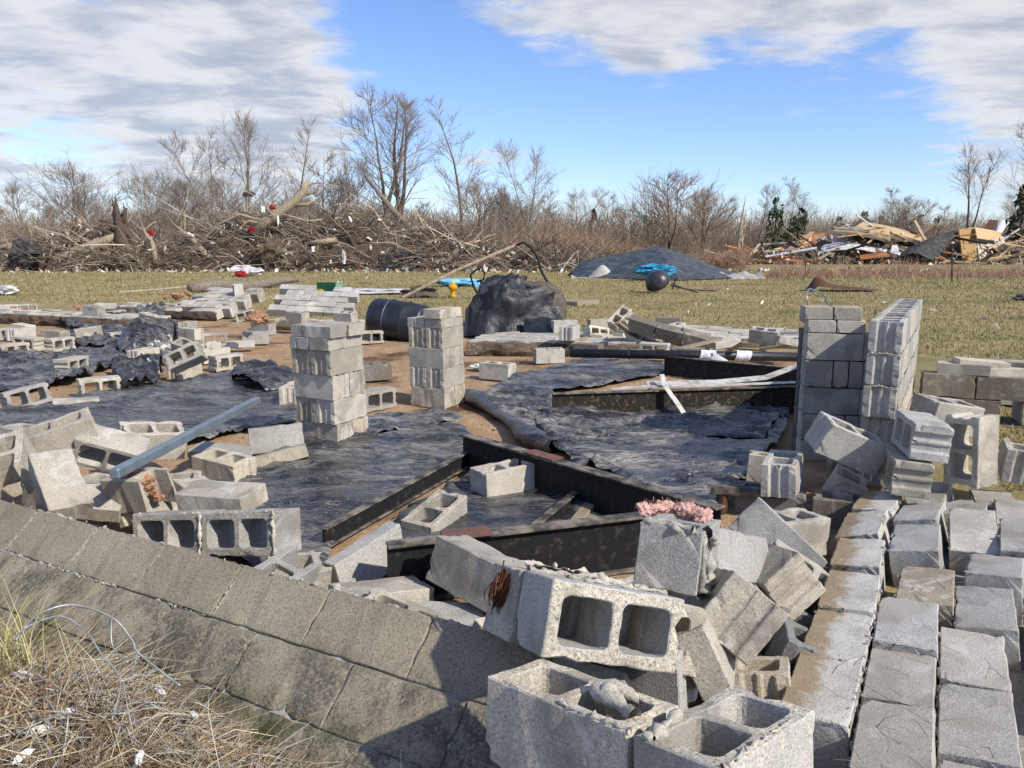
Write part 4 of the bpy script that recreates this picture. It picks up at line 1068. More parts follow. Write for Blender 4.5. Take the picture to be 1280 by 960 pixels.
for (x0, y0, x1, y1, z0, z1, wd, lab) in ((850, 436, 900, 424, .25, .35, .10, 'brown board across the earthy slab right of centre'), (772, 404, 800, 424, .5, .15, .09, 'thin brown lath leaning on the rubble heap'), (950, 436, 1000, 430, .2, .3, .10, 'weathered board lying left of the standing corner'), (815, 424, 855, 432, .25, .12, .16, 'wide split plank below the brown tipped course')):
    board_later.append((lab, gp(x0, y0, z0), gp(x1, y1, z1), wd, .035))
# fallen panels of wall on the far side
def panel(label, o, az, nb, nc, tilt_u=0.0, tilt_v=0.0, crust=True, seed=0, jit=1.0, mat='block_far', thick=.19):
    """nb blocks along az, nc courses away from the viewer; tilt_v raises the far edge"""
    root = empty('fallen_wall', label, 'fallen wall', o)
    m = (Matrix.Rotation(az, 3, 'Z') @ Matrix.Rotation(tilt_v, 3, 'X') @ Matrix.Rotation(-tilt_u, 3, 'Y'))
    rnd = random.Random(seed)
    me = [block_mesh('panel_block', L=.394, W=.19, H=thick, ends=('plain', 'plain'), cells=0, mats=(M[mat],) * 2, seed=60 + k, fine=False, rough=.004) for k in range(2)]
    for c in range(nc):
        for k in range(nb):
            if c in (0, nc - 1) and rnd.random() < .10: continue
            p = Vector(((k + .5 + (.5 if c % 2 else 0)) * .4064, (c + .5) * .2045, thick / 2 + rnd.gauss(0, .012 * jit)))
            ob = link('block', rnd.choice(me), root, m @ p)
            ob.rotation_euler = (m @ Euler((rnd.gauss(0, .05 * jit), rnd.gauss(0, .03 * jit), rnd.gauss(0, .02 * jit))).to_matrix()).to_euler()
    if crust:
        V = []; F = []; n = int(nb * 7) + 1; L = nb * .4064 + .1
        for i in range(n):
            x = L * i / (n - 1)
            for j in range(7):
                t = j / 6
                y = -.05 - .07 * math.sin(t * 3.1) + .05 * (mnoise.noise(Vector((x * 6, t * 3, seed))))
                z = -.03 + (thick + .02) * t + .03 * mnoise.noise(Vector((x * 5, t * 4, seed + 9)))
                V.append(m @ Vector((x - .03, y + .05 * t, z)))
        for i in range(n - 1):
            for j in range(6): F.append((i * 7 + j, (i + 1) * 7 + j, (i + 1) * 7 + j + 1, i * 7 + j + 1))
        link('soil_crust', mesh_np('soil_crust', V, F, M['earth_crust']), root)
AZ = math.atan2(E1.y, E1.x)
panel('long strip of blocks fallen outward at the far left behind the bare soil', gp(-60, 399, 0), AZ + .10, 13, 5, seed=1)
panel('second strip of fallen blocks joining the tilted grey panel, far left', gp(118, 392, .02), AZ + .14, 4, 5, seed=2)
panel('grey panel of fallen blocks sloping up to the left with dirt under its edge', gp(206, 398, .02), AZ + .02, 4, 7, tilt_u=.02, tilt_v=.30, seed=3, jit=.6)
panel('tilted panel of grey blocks facing the viewer below the green toy bed', gp(336, 396, .05), AZ + .42, 4, 5, tilt_u=-.05, tilt_v=.52, crust=False, seed=4, jit=.6, mat='block_slab')
panel('low strip of fallen blocks behind the nearer pier top', gp(325, 412, .0), AZ + .30, 7, 2, seed=5)
panel('broad slab of fallen blocks under the black draped heap', gp(586, 442, .0), AZ + .36, 6, 6, seed=6)
panel('broken slab of fallen blocks right of centre with brown earthy edge', gp(822, 434, .0), AZ + .14, 8, 6, tilt_v=.03, seed=7)
panel('short brown tipped course of blocks sloping down right on the rubble heap', gp(782, 414, .35), AZ + .15, 3, 1, tilt_u=-.25, tilt_v=.25, crust=False, seed=8, mat='block_dark')
panel('small broken strip of blocks left of the brown earthy slab', gp(745, 436, .0), AZ + .3, 3, 4, seed=9)
panel('fallen rows of blocks on the turf beyond the dark stub, right edge', Vector((4.55, 7.1, .12)), -.25, 5, 6, seed=10, tilt_u=-.05, crust=False)

# ================================================================== STEEL BEAMS
def ibeam(label, a, b, h, fw=.075, mats=('beam', 'flange'), tf=.012):
    a, b = Vector(a), Vector(b); d = b - a; L = d.length
    root = empty('steel_beam', label, 'steel beam', a)
    q = d.to_track_quat('X', 'Z').to_matrix().to_4x4()
    MB().box(L / 2, 0, h / 2, L, .012, h - 2 * tf - .001, q).build('web', M[mats[0]], root)
    MB().box(L / 2, 0, h - tf / 2, L, fw, tf, q).build('flange', M[mats[1]], root, bevel=.002)
    MB().box(L / 2, 0, tf / 2, L, fw, tf, q).build('flange', M[mats[1]], root, bevel=.002)
    return root
pa, pb = gp(580, 588), gp(898, 697)
r_ = ibeam('long black steel beam crossing the middle diagonally behind the lone grey block', pa, pb, .27, .085)
d = (pb - pa).normalized()
mb = MB(); q = d.to_track_quat('X', 'Z').to_matrix().to_4x4()
mb.box(.80, 0, .277, .26, .10, .008, q); mb.build('rust_plate', M['redrust'], r_)
pb0, pb1 = gp(690, 528), gp(1030, 516)
ibeam('mud-spattered black beam lying level left of the standing corner', pb0, pb1, .27, .06, ('beam_dirty', 'flange'))
ibeam('dark beam behind the level one under the black pipe', gp(830, 470, .0), gp(1035, 492, .0), .25, .06)
pc0, pc1 = gp(500, 712, .02), gp(840, 683, .02)
pc0 = Vector((-.55, 3.20, .0)); pc1 = Vector((.75, 3.62, .0))
rc = ibeam('black beam closest to the camera behind the tilted mortared cluster', pc0, pc1, .28, .08)
mb = MB(); mb.box(.36, 0, .288, .22, .11, .008, (pc1 - pc0).to_track_quat('X', 'Z').to_matrix().to_4x4()); mb.build('rust_plate', M['redrust'], rc)
ibeam('thin steel channel running down left from the long beam', gp(596, 576, .035), gp(405, 686, .035), .11, .05, ('beam', 'flange'), .008)
ibeam('short steel channel running down left from the long beam by tan boards', gp(733, 624), gp(668, 680), .11, .05, ('beam', 'flange'), .008)

def board(label, a, b, wdt, th, mat='wood', roll=0.0, name='board', cat='board', group=None):
    a, b = Vector(a), Vector(b); d = b - a
    q = (d.to_track_quat('X', 'Z').to_matrix() @ Matrix.Rotation(roll, 3, 'X')).to_4x4(); q.translation = a
    o = MB().box(d.length / 2, 0, 0, d.length, wdt, th, q).build(name, M[mat], bevel=min(wdt, th) * .12)
    return put(o, label, cat, group)
board('tan board flat beside the short steel channel', gp(655, 610, .03), gp(760, 655, .03), .09, .03)
board('second tan board under the short steel channel', gp(742, 625, .05), gp(690, 690, .05), .07, .03)
board('tan strip lying along the lower lip of the thin steel channel', gp(598, 588, .03), gp(455, 676, .03), .035, .025)
board('board behind the level beam left of the pipe shadow', gp(830, 472, .05), gp(790, 492, .05), .09, .03)
for bl in board_later: board(*bl)
# white bent metal trims on the level beam
def ribbon(pts, wv, mat, name, label, cat, th=.004):
    V = []; F = []; wv = Vector(wv); n = len(pts)
    for p in pts:
        p = Vector(p)
        V += [p - wv / 2, p + wv / 2, p + wv / 2 + Vector((0, 0, th)), p - wv / 2 + Vector((0, 0, th))]
    for i in range(n - 1):
        for k in range(4): F.append((4 * i + k, 4 * i + (k + 1) % 4, 4 * i + 4 + (k + 1) % 4, 4 * i + 4 + k))
    F += [(0, 3, 2, 1), (4 * n - 4, 4 * n - 3, 4 * n - 2, 4 * n - 1)]
    return put(link(name, mesh_np(name, V, F, mat)), label, cat)
bd = (pb1 - pb0).normalized()
T = lambda s, dy, z: pb0 + bd * s + Vector((0, dy, z))
ribbon([T(.9, .12, .31), T(1.6, .14, .30), T(2.1, .2, .32), T(2.45, .25, .42)], (0, .07, .03), M['alum'], 'metal_trim', 'bright white strip of bent trim on top of the level beam', 'metal trim')
ribbon([T(.55, .03, .285), T(.85, .02, .30), T(1.5, .03, .29), T(2.4, .02, .30)], (0, .05, .01), M['alum'], 'metal_trim', 'thin pale strip lying along the level beam top', 'metal trim')
ribbon([T(1.03, .06, .40), T(1.05, -.05, .30), T(1.16, -.14, .15), T(1.25, -.2, .01)], (.05, .03, .0), M['alum'], 'metal_trim', 'white bent strip hanging down the front of the level beam', 'metal trim')
# black pipe with two white rags
pp0, pp1 = Vector((.72, 9.45, .26)), Vector((3.55, 9.0, .27))
root = empty('drain_pipe', 'long straight black plastic pipe spanning to the standing corner', 'pipe', pp0)
mb = MB(); mb.tube([Vector((0, 0, 0)), pp1 - pp0], .056, 14); mb.build('pipe_body', M['pipe'], root, smooth=True)
pd = (pp1 - pp0)
mb = MB(); c0 = pd * .245; mb.tube([c0, c0 + pd * .012], .062, 14); mb.build('coupling', M['pipe'], root)
for (s, dz, lab) in ((.575, 0, 'white rag wrapped round the black pipe, left one with a hanging tail'), (.72, .01, 'white rag wrapped round the black pipe, right one')):
    c = pp0 + pd * s; V = []; F = []
    n, k = 9, 12
    for i in range(n):
        for j in range(k):
            a = 2 * math.pi * j / k; rr = .064 + .012 * mnoise.noise(Vector((i * .9, j * .8, s * 9)))
            V.append(c + pd.normalized() * (.022 * (i - 4) + .02 * math.sin(a)) + Vector((0, math.cos(a) * rr, math.sin(a) * rr)))
    for i in range(n - 1):
        for j in range(k): F.append((i * k + j, i * k + (j + 1) % k, (i + 1) * k + (j + 1) % k, (i + 1) * k + j))
    if s < .6:
        m0 = len(V)
        for i in range(7):
            p = c + Vector((.05 + .03 * i, -.07 - .004 * i, .03 - .018 * i))
            V += [p + Vector((0, 0, .035)), p + Vector((.01, -.012, -.02)), p + Vector((-.02, 0, -.06))]
        for i in range(6):
            for j in range(2): F.append((m0 + 3 * i + j, m0 + 3 * i + 3 + j, m0 + 3 * i + 4 + j, m0 + 3 * i + 1 + j))
    put(link('rag', mesh_np('rag', V, F, M['cloth'], True)), lab, 'rag')
# angle iron on a rusty post
root = empty('angle_iron', 'dark angle iron resting on a rusty stub post near the beam end', 'angle iron', gp(902, 640))
ps = gp(902, 640)
mb = MB(); mb.tube([(0, 0, 0), (0, 0, .15)], .035, 10); mb.build('post', M['rust'], root)
mb = MB(); e = gp(958, 645) - ps; dirv = Vector((e.x, e.y, 0))
q = dirv.to_track_quat('X', 'Z').to_matrix().to_4x4(); q.translation = Vector((-.03, 0, .165))
mb.box(.16, 0, 0, .40, .05, .008, q); mb.box(.16, -.025, -.022, .40, .008, .044, q); mb.build('angle_bar', M['flange'], root)

# ================================================================== PLASTIC SHEETS
def inpoly(x, y, P):
    inside = np.zeros(x.shape, bool); n = len(P)
    for i in range(n):
        (x0, y0), (x1, y1) = P[i], P[(i + 1) % n]
        c = ((y0 > y) != (y1 > y))
        xi = x0 + (y - y0) * (x1 - x0) / ((y1 - y0) if y1 != y0 else 1e-9)
        inside ^= c & (x < xi)
    return inside
def polydist(x, y, P):
    d = np.full(x.shape, 1e9); n = len(P)
    for i in range(n):
        a = np.array(P[i]); b = np.array(P[(i + 1) % n]); ab = b - a; L2 = ab @ ab + 1e-12
        t = np.clip(((x - a[0]) * ab[0] + (y - a[1]) * ab[1]) / L2, 0, 1)
        d = np.minimum(d, np.hypot(x - a[0] - t * ab[0], y - a[1] - t * ab[1]))
    return d
def sheet(label, outline, mat='plastic', res=.022, wr=.020, seed=0, ang=-.3, lump=None, edge=.03, zb=.012, thick_edge=True):
    P = [tuple(gp(*p)[:2]) for p in outline]
    xs = np.array([p[0] for p in P]); ys = np.array([p[1] for p in P])
    r = max(res, math.sqrt((xs.max() - xs.min()) * (ys.max() - ys.min()) / 45000))
    gx = np.arange(xs.min() - .1, xs.max() + .1, r); gy = np.arange(ys.min() - .1, ys.max() + .1, r)
    X, Y = np.meshgrid(gx, gy)
    jx = X + .10 * (fbm(X * 3, Y * 3, seed + 50) - .5); jy = Y + .10 * (fbm(X * 3, Y * 3, seed + 51) - .5)
    ins = inpoly(jx, jy, P); dist = polydist(jx, jy, P)
    sgn = np.where(ins, dist, -dist)
    gyy, gxx = np.gradient(sgn, r)
    gl = np.sqrt(gxx ** 2 + gyy ** 2) + 1e-6
    keep = ins[:-1, :-1] | ins[1:, :-1] | ins[:-1, 1:] | ins[1:, 1:]
    push = np.where(sgn < 0, np.minimum(dist, 1.5 * r), 0)         # pull the outer ring of vertices back onto the outline
    X = X + gxx / gl * push; Y = Y + gyy / gl * push
    dist = np.where(sgn < 0, 0, dist)
    ca, sa = math.cos(ang), math.sin(ang)
    U = X * ca + Y * sa; W_ = -X * sa + Y * ca
    rdg = lambda q, pw: np.clip(1 - np.abs(2 * q - 1), 0, 1) ** pw
    wx = .9 * (fbm(U * .8, W_ * .8, seed + 1, 2) - .5)
    n2 = fbm(U * 1.1, W_ * 2.6 + wx, seed + 2, 2)
    big = rdg(n2, 2.0); cre = rdg(fbm(U * 1.6 + wx, W_ * 4.6 + wx * 3, seed + 3, 2), 4.5); cr2 = rdg(fbm(U * 3.4 + wx * 2, W_ * 8.5 - wx * 3, seed + 4, 2), 5)
    dia = rdg(fbm((U + W_ * .7) * 2.0, (W_ - U * .5) * 1.2 + wx, seed + 6, 2), 12)
    calm = .35 + .65 * np.clip(2.4 * fbm(X * .7, Y * .7, seed + 9, 2) - .7, 0, 1)
    Z = np.maximum(ground_z(X, Y), -.02) + zb + wr * calm * (1.7 * big + 1.7 * cre + 1.0 * cr2 + 1.3 * dia) + .05 * fbm(X * .8, Y * .8, seed + 5, 2)
    if lump:
        for (px, py, rad, hh) in lump:
            c = gp(px, py); q = np.hypot(X - c.x, Y - c.y) / rad
            Z = Z + hh * np.clip(1 - q * q, 0, 1) ** .6 * (.75 + .5 * n2)
    ed = np.clip(1 - dist / .10, 0, 1)
    Z = Z + edge * ed * (fbm(X * 5, Y * 5, seed + 7) * 1.2) - .03 * np.clip(1 - dist / .04, 0, 1)
    ny, nx = X.shape
    i = (np.arange(nx - 1)[None, :] + nx * np.arange(ny - 1)[:, None])[keep]
    F = np.stack([i, i + 1, i + nx + 1, i + nx], -1)
    used, inv = np.unique(F, return_inverse=True)
    V = np.stack([X, Y, Z], -1).reshape(-1, 3)[used]
    me = mesh_np('plastic_sheet', V, inv.reshape(F.shape), M[mat], True)
    return put(link('plastic_sheet', me), label, 'plastic sheet')

sheet('broad wrinkled black plastic sheet left of the nearer pier under the tube', [(-30, 526), (75, 505), (134, 495), (200, 482), (255, 473), (300, 466), (366, 478), (374, 530), (300, 540), (235, 560), (188, 556), (120, 560), (60, 570), (-40, 575)], 'plastic', seed=1, ang=-.5)
sheet('wrinkled dusty black plastic sheet in front of the piers by the thin channel', [(222, 640), (262, 612), (312, 590), (362, 562), (410, 548), (470, 540), (556, 528), (584, 545), (596, 572), (510, 620), (430, 672), (400, 720), (330, 720), (250, 690)], 'plastic', seed=2, ang=-.2)
sheet('black plastic sheet between the two channels under the lone grey block', [(600, 582), (660, 600), (735, 640), (700, 676), (640, 720), (520, 740), (470, 700), (520, 640)], 'plastic_clean', seed=3, ang=.3)
sheet('grey-blue black plastic sheet right of the farther pier reaching to the pipe', [(606, 505), (640, 472), (680, 463), (735, 451), (800, 455), (848, 466), (760, 484), (692, 492), (694, 534), (735, 552), (700, 564), (640, 545), (588, 498)], 'plastic', seed=4, ang=.35, wr=.028)
sheet('muddy black plastic sheet spread right of the long beam', [(668, 536), (745, 545), (829, 546), (900, 556), (952, 556), (966, 520), (985, 520), (968, 562), (952, 588), (930, 606), (905, 640), (860, 655), (800, 622), (719, 584), (690, 566)], 'plastic_dusty', seed=5, ang=.1, wr=.03)
sheet('strip of plastic in front of the mud-spattered level beam', [(690, 526), (760, 524), (860, 518), (960, 516), (985, 522), (950, 556), (860, 548), (740, 548), (680, 540)], 'plastic', seed=6, ang=.1, wr=.035)
sheet('long folded black plastic at the left edge between block rows', [(-30, 448), (50, 448), (120, 438), (165, 440), (160, 452), (120, 468), (96, 480), (60, 486), (30, 494), (-40, 495)], 'plastic', seed=7, ang=-.2, wr=.05)
sheet('black plastic draped over a hump among blocks, left of the small block pile', [(80, 424), (110, 414), (190, 407), (226, 410), (222, 436), (212, 456), (178, 458), (140, 442), (98, 436)], 'plastic', seed=8, lump=[(198, 440, .55, .34)], wr=.05)
sheet('small dark crumple of plastic right of the big pale block', [(140, 466), (170, 462), (205, 472), (200, 486), (166, 494), (148, 492)], 'plastic_clean', seed=9, lump=[(168, 482, .4, .10)], wr=.06)
sheet('dark puckered fold of plastic at the far edge of the main sheet', [(288, 474), (310, 466), (345, 466), (366, 478), (366, 492), (330, 494), (300, 488)], 'plastic_clean', seed=10, lump=[(325, 484, .5, .14)], wr=.07)
sheet('thin black plastic strip with pale sheen at the far left', [(70, 408), (110, 402), (170, 398), (206, 392), (208, 402), (165, 408), (100, 414)], 'plastic', seed=11, wr=.05)
sheet('crumpled plastic beside the channel top and nearer pier', [(405, 548), (470, 526), (560, 520), (580, 532), (520, 546), (440, 556)], 'plastic_dusty', seed=12, wr=.04)
# twisted roll of plastic
mb = MB(); pts = [gp(586, 492, .05), gp(605, 505, .06), (gp(632, 522, .07)), gp(660, 545, .06), gp(700, 560, .04)]
path = []
for a, b in zip(pts[:-1], pts[1:]):
    for k in range(8): path.append(Vector(a).lerp(Vector(b), k / 8))
V = []; F = []
for i, p in enumerate(path):
    for j in range(12):
        a = 2 * math.pi * j / 12
        rr = (.075 + .03 * math.sin(i * .31)) * (1 + .45 * mnoise.noise(Vector((i * .16 + j * .02, math.cos(a + i * .08) * 1.6, math.sin(a + i * .08) * 1.6))))
        V.append(p + Vector((math.cos(a) * rr * .9, math.cos(a) * rr * .5, math.sin(a) * rr * .75)))
for i in range(len(path) - 1):
    for j in range(12): F.append((i * 12 + j, i * 12 + (j + 1) % 12, (i + 1) * 12 + (j + 1) % 12, (i + 1) * 12 + j))
put(link('plastic_roll', mesh_np('plastic_roll', V, F, M['plastic_clean'], True)), 'twisted rope-like roll of black plastic running right from the farther pier', 'plastic sheet')

# ================================================================== OBJECTS BEYOND THE FAR WALL
# drum
root = empty('plastic_drum', 'black plastic drum on its side behind the farther pier', 'drum', gp(500, 424, .0))
q = (Matrix.Rotation(R(-22), 4, 'Z') @ Matrix.Rotation(R(96), 4, 'Y')); q.translation = Vector((-.45, .2, .36))
MB().lathe([(0, 0), (.30, .0), (.325, .02), (.34, .08), (.345, .3), (.356, .32), (.356, .35), (.345, .37), (.345, .62), (.356, .64), (.356, .67), (.34, .69), (.33, .95), (.31, .99), (0, .99)], 26, q).build('drum_body', M['barrel'], root, smooth=True)
MB().lathe([(.352, .33), (.364, .335), (.352, .34)], 26, q).build('strap', M['galv'], root, smooth=True)
# draped heap
def draped():
    o = gp(648, 412, .16); root = empty('draped_furniture', 'bulky brown rounded piece half wrapped in black plastic on the fallen slab', 'furniture', o); root.scale = (.86, .86, .88)
    def body(a, b, sc):
        # a: azimuth, b: height angle
        ca, sa, cb, sb = math.cos(a), math.sin(a), math.cos(b), math.sin(b)
        f = lambda c, p: math.copysign(abs(c) ** p, c)
        return Vector((.95 * sc * f(ca, .65) * f(cb, .55) + .10 * max(0, sb), .66 * sc * f(sa, .65) * f(cb, .5), 0.90 * sc * f(max(sb, 0), .62)))
    V = []; F = []; nu, nv = 44, 16
    for i in range(nv + 1):
        for j in range(nu):
            a = 2 * math.pi * j / nu; b = math.pi / 2 * i / nv
            p = body(a, b, 1.0); p *= 1 + .03 * mnoise.noise(p * 3)
            p.z *= 1 + .0 * p.x
            V.append(p)
    for i in range(nv):
        for j in range(nu): F.append((i * nu + j, i * nu + (j + 1) % nu, (i + 1) * nu + (j + 1) % nu, (i + 1) * nu + j))
    link('body', mesh_np('body', V, F, M['wicker'], True), root, (0, 0.5, 0), (0, 0, .25))
    V = []; F = []; nu, nv = 40, 16
    for i in range(nv + 1):
        for j in range(nu + 1):
            a = R(150 + 190 * j / nu); b = -.10 + (math.pi / 2 * .93) * i / nv
            p = body(a, max(b, 0), 1.05)
            if b < 0: p.z = b * .6; p.x *= 1.1; p.y *= 1.25
            w_ = (1 - abs(2 * fbm(np.array(a * 2.2), np.array(b * 2.0), 3) - 1)) ** 3
            w2 = (1 - abs(2 * fbm(np.array(p.x * 4), np.array(p.z * 4 + p.y), 8) - 1)) ** 2
            p += p.normalized() * float(.16 * w_ + .10 * w2 - .08) + Vector((mnoise.noise(p * 2.3), mnoise.noise(p * 2.1 + Vector((5, 1, 2))), mnoise.noise(p * 2.6 + Vector((1, 9, 3))))) * .10
            V.append(p)
    for i in range(nv):
        for j in range(nu):
            cut = j / nu > .80 + .18 * mnoise.noise(Vector((i * .34, 0, 1))) - .22 * (i / nv)
            if not cut: F.append((i * (nu + 1) + j, i * (nu + 1) + j + 1, (i + 1) * (nu + 1) + j + 1, (i + 1) * (nu + 1) + j))
    link('plastic_cover', mesh_np('plastic_cover', V, F, M['cover'], True), root, (0, .5, 0), (0, 0, .25))
    V = []; F = []
    for i in range(9):
        for j in range(9):
            s_, t_ = i / 8, j / 8
            V.append((.1 + .75 * s_, -.42 - .35 * t_ - .25 * s_ * t_, .30 * (1 - t_) + .05 * mnoise.noise(Vector((s_ * 3, t_ * 3, 4))) - .04))
    for i in range(8):
        for j in range(8): F.append((i * 9 + j, (i + 1) * 9 + j, (i + 1) * 9 + j + 1, i * 9 + j + 1))
    link('plastic_flap', mesh_np('plastic_flap', V, F, M['barrel'], True), root)
draped()
mb = MB(); mb.tube([yp(503, 372, 13.4), yp(575, 336, 13.7), yp(648, 305, 14.0)], .028, 6)
put(mb.build('pole', M['barewood']), 'long pale pole slanting up from behind the black drum', 'pole')
mb = MB(); mb.tube([yp(x, y, 13.95) for x, y in ((646, 306), (655, 303), (664, 309), (672, 322), (676, 338), (684, 352), (692, 368), (698, 384), (702, 400))], .022, 6)
put(mb.build('cable', M['rubber'], smooth=True), 'stiff black cable arching from the pole tip over the draped furniture', 'cable')
# bent frame (hand cart)
mb = MB()
for dy in (0, .35):
    mb.tube([yp(x, y, 15 + dy) for x, y in ((600, 372), (592, 358), (588, 344), (594, 338), (602, 334), (606, 342), (604, 350), (596, 352))], .022, 6)
mb.tube([yp(596, 366, 15), yp(612, 362, 15.3)], .03, 6); mb.tube([yp(592, 358, 15), yp(592, 358, 15.4)], .02, 5)
put(mb.build('cart_frame', M['rubber'], smooth=True), 'bent black tubular frame sticking up left of the draped furniture', 'frame')
# toy truck bed
o = gp(410, 371, .06); root = empty('toy_truck_bed', 'dark green plastic toy bed with pale green rim on the grass', 'toy', o, (0, 0, -.15))
mb = MB(); mb.box(-.05, .25, .24, .78, .04, .36); mb.box(-.05, -.2, .1, .78, .5, .04); mb.build('bed', M['green'], root, bevel=.012)
mb = MB(); mb.box(.36, 0, .22, .04, .5, .34); mb.box(.60, -.05, .10, .50, .04, .10); mb.tube([(.36, -.25, .40), (.36, .27, .44)], .03, 6); mb.build('rim', M['palegreen'], root, bevel=.01)
for dx in (-.42, -.12):
    mb = MB(); mb.lathe([(0, -.05), (.13, -.05), (.13, .05), (0, .05)], 14, Matrix.Translation((dx, -.3, .12)) @ Matrix.Rotation(R(90), 4, 'X')); mb.build('wheel', M['yellow'], root)
# orange-yellow small canister
o = gp(566, 372, .06)
MBo = MB().lathe([(0, 0), (.09, 0), (.10, .06), (.06, .12), (.07, .22), (.14, .26), (.13, .36), (.05, .42), (.03, .48), (0, .48)], 12)
mb = MBo.build('canister', M['orangey'], smooth=True, loc=o); put(mb, 'small orange-yellow plastic canister on the grass above the farther pier', 'canister')

def crumple(name, label, cat, c, size, mat, seed, n=16, amp=.3, kind=None, rot=0.0):
    """crumpled sheet or cloth: a flattened folded lump with ridged creases, resting on the ground"""
    bm = bmesh.new(); bmesh.ops.create_icosphere(bm, subdivisions=4 if n > 12 else 3, radius=1.0); bm.verts.index_update()
    V = []; ca, sa = math.cos(rot), math.sin(rot)
    for v in bm.verts:
        p = v.co; o = Vector((seed * 3.1, seed * 1.7, 0))
        f1 = 1 - abs(2 * mnoise.noise(p * 1.1 + o)); f2 = 1 - abs(2 * mnoise.noise(p * 2.7 + o * 2))
        r = .45 + .42 * f1 + .20 * f2 + .35 * mnoise.noise(p * .8 + o * 3)
        x, y, z = p.x * r * size[0] * .52, p.y * r * size[1] * .52, (p.z * r * .55 + .42) * size[2]
        V.append((x * ca - y * sa, x * sa + y * ca, max(z, .004)))
    F = [tuple(v.index for v in f.verts) for f in bm.faces]; bm.free()
    return put(link(name, mesh_np(name, V, F, mat, False), None, c), label, cat, None, kind)
crumple('tarpaulin', 'pale blue tarpaulin scrap on the grass left of the bent black frame', 'tarpaulin', gp(575, 358, .05), (2.0, 1.4, .35), M['bluelt'], 3)
crumple('sheet_metal', 'white sheet lying on the grass behind the black drum', 'sheet', gp(468, 367, .05), (3.2, 1.6, .18), M['siding'], 4)
crumple('rubbish_heap', 'white and brown rubbish scrap by the pole foot', 'rubbish', gp(525, 372, .05), (1.0, .8, .4), M['wicker'], 6)
crumple('plastic_scrap', 'white crumpled scrap on soil beside the lone small block', 'scrap', gp(601, 462, .0), (.30, .25, .10), M['white'], 7, 8)
crumple('hose_end', 'pale crumpled pipe end at the left edge on the far grass', 'scrap', gp(6, 369, .05), (1.0, .7, .3), M['siding'], 8, 10)
# big grey membrane heap
def membrane():
    Y = 38.0
    root = empty('roof_membrane', 'large dark grey sheet of roofing membrane peaked like a tent on the field', 'roofing', gp(830, 346, .06))
    o = Vector(root.location)
    prof = [(716, 345, 340), (728, 345, 328), (750, 345, 322), (790, 346, 315), (826, 347, 308), (850, 347, 314), (880, 347, 324), (905, 347, 334), (925, 347, 340)]
    V = []; F = []; n = 7; rows = 13
    xs = np.array([716, 728, 745, 765, 788, 806, 826, 838, 852, 872, 890, 908, 926])
    for i, x in enumerate(xs):
        top = np.interp(x, [p[0] for p in prof], [p[2] for p in prof]); zt = yp(x, top, Y + 1.2).z
        b = gp(x, 346.5, .06)
        for j in range(n):
            t = j / (n - 1)
            p = Vector((b.x, 36.4 + 2.6 * t, .1 + (zt - .1) * (t ** .8) + .12 * mnoise.noise(Vector((i * .22, t * 3, 2))) * (1 - abs(2 * t - 1))))
            p.y -= 2.8 * max(0, 1 - abs(x - 826) / 100) * (1 - t); p.y += .5 * mnoise.noise(Vector((i * .9, t * 2, 7))) * (1 - t)
            V.append(p - o)
    for i in range(rows - 1):
        for j in range(n - 1): F.append((i * n + j, (i + 1) * n + j, (i + 1) * n + j + 1, i * n + j + 1))
    m0 = len(V)
    for i, x in enumerate(xs):                                     # back slope
        t = Vector(V[i * n + n - 1]); V.append(t + Vector((0, 2.5, -(t.z + o.z) + .0)))
    for i in range(rows - 1): F.append((i * n + n - 1, (i + 1) * n + n - 1, m0 + i + 1, m0 + i))
    link('membrane', mesh_np('membrane', V, F, M['greyroof'], False), root)
    for (x0, x1, h, sd) in ((716, 800, .80, 1), (780, 830, .45, 2), (880, 958, .50, 3), (905, 960, .40, 5)):
        V = []; F = []
        for i in range(25):
            x = x0 + (x1 - x0) * i / 24; b = gp(x, 349, .06)
            for j in range(6):
                t = j / 5
                V.append(Vector((b.x, 36.0 - .3 * sd * .2 + .9 * t, .04 + h * max(.06, .55 + .9 * mnoise.noise(Vector((i * .13, sd * 3.3, 3)))) * math.sin(t * 2.2) + .10 * mnoise.noise(Vector((i * .31, t * 3, sd))))) - o)
        for i in range(24):
            for j in range(5): F.append((i * 6 + j, (i + 1) * 6 + j, (i + 1) * 6 + j + 1, i * 6 + j + 1))
        link('torn_edge', mesh_np('torn_edge', V, F, M['greyroof_lt'], True), root)
membrane()
crumple('tarpaulin', 'bright blue tarpaulin bundle in front of the grey membrane', 'tarpaulin', gp(818, 347, .2), (1.9, 1.0, .62), M['blue'], 11)
crumple('cloth', 'dark blue cloth bundle at the right of the blue tarpaulin', 'cloth', gp(834, 348, .1), (.6, .6, .5), M['darkblue'], 12)
# kettle
o = gp(822, 366, .06); root = empty('kettle_drum', 'black dome-shaped kettle lying on the field in front of the grey membrane', 'kettle', o)
q = Matrix.Translation((0, 0, .34)) @ Matrix.Scale(.88, 4) @ Matrix.Rotation(R(-32), 4, 'Y') @ Matrix.Rotation(R(18), 4, 'X')
MB().lathe([(.0, .46), (.2, .42), (.36, .30), (.45, .12), (.47, .0), (.45, -.08), (.36, -.16)], 24, q).build('bowl', M['kettle'], root, smooth=True)
MB().lathe([(.36, -.16), (.2, -.22), (0, -.24)], 24, q).build('lid', M['shingle'], root, smooth=True)
mb = MB(); mb.tube([(.35, -.2, .25), (.75, -.3, .16), (1.15, -.7, .05)], .022, 5); mb.tube([(.4, -.1, .3), (.9, -.1, .12), (1.9, 0, .05)], .02, 5); mb.tube([(.4, -.3, .12), (.52, -.32, .5)], .025, 5); mb.build('leg', M['kettle'], root)
board('grey board flat on the grass right of the draped furniture', gp(706, 377, .12), gp(736, 379, .12), .9, .12, 'wood')
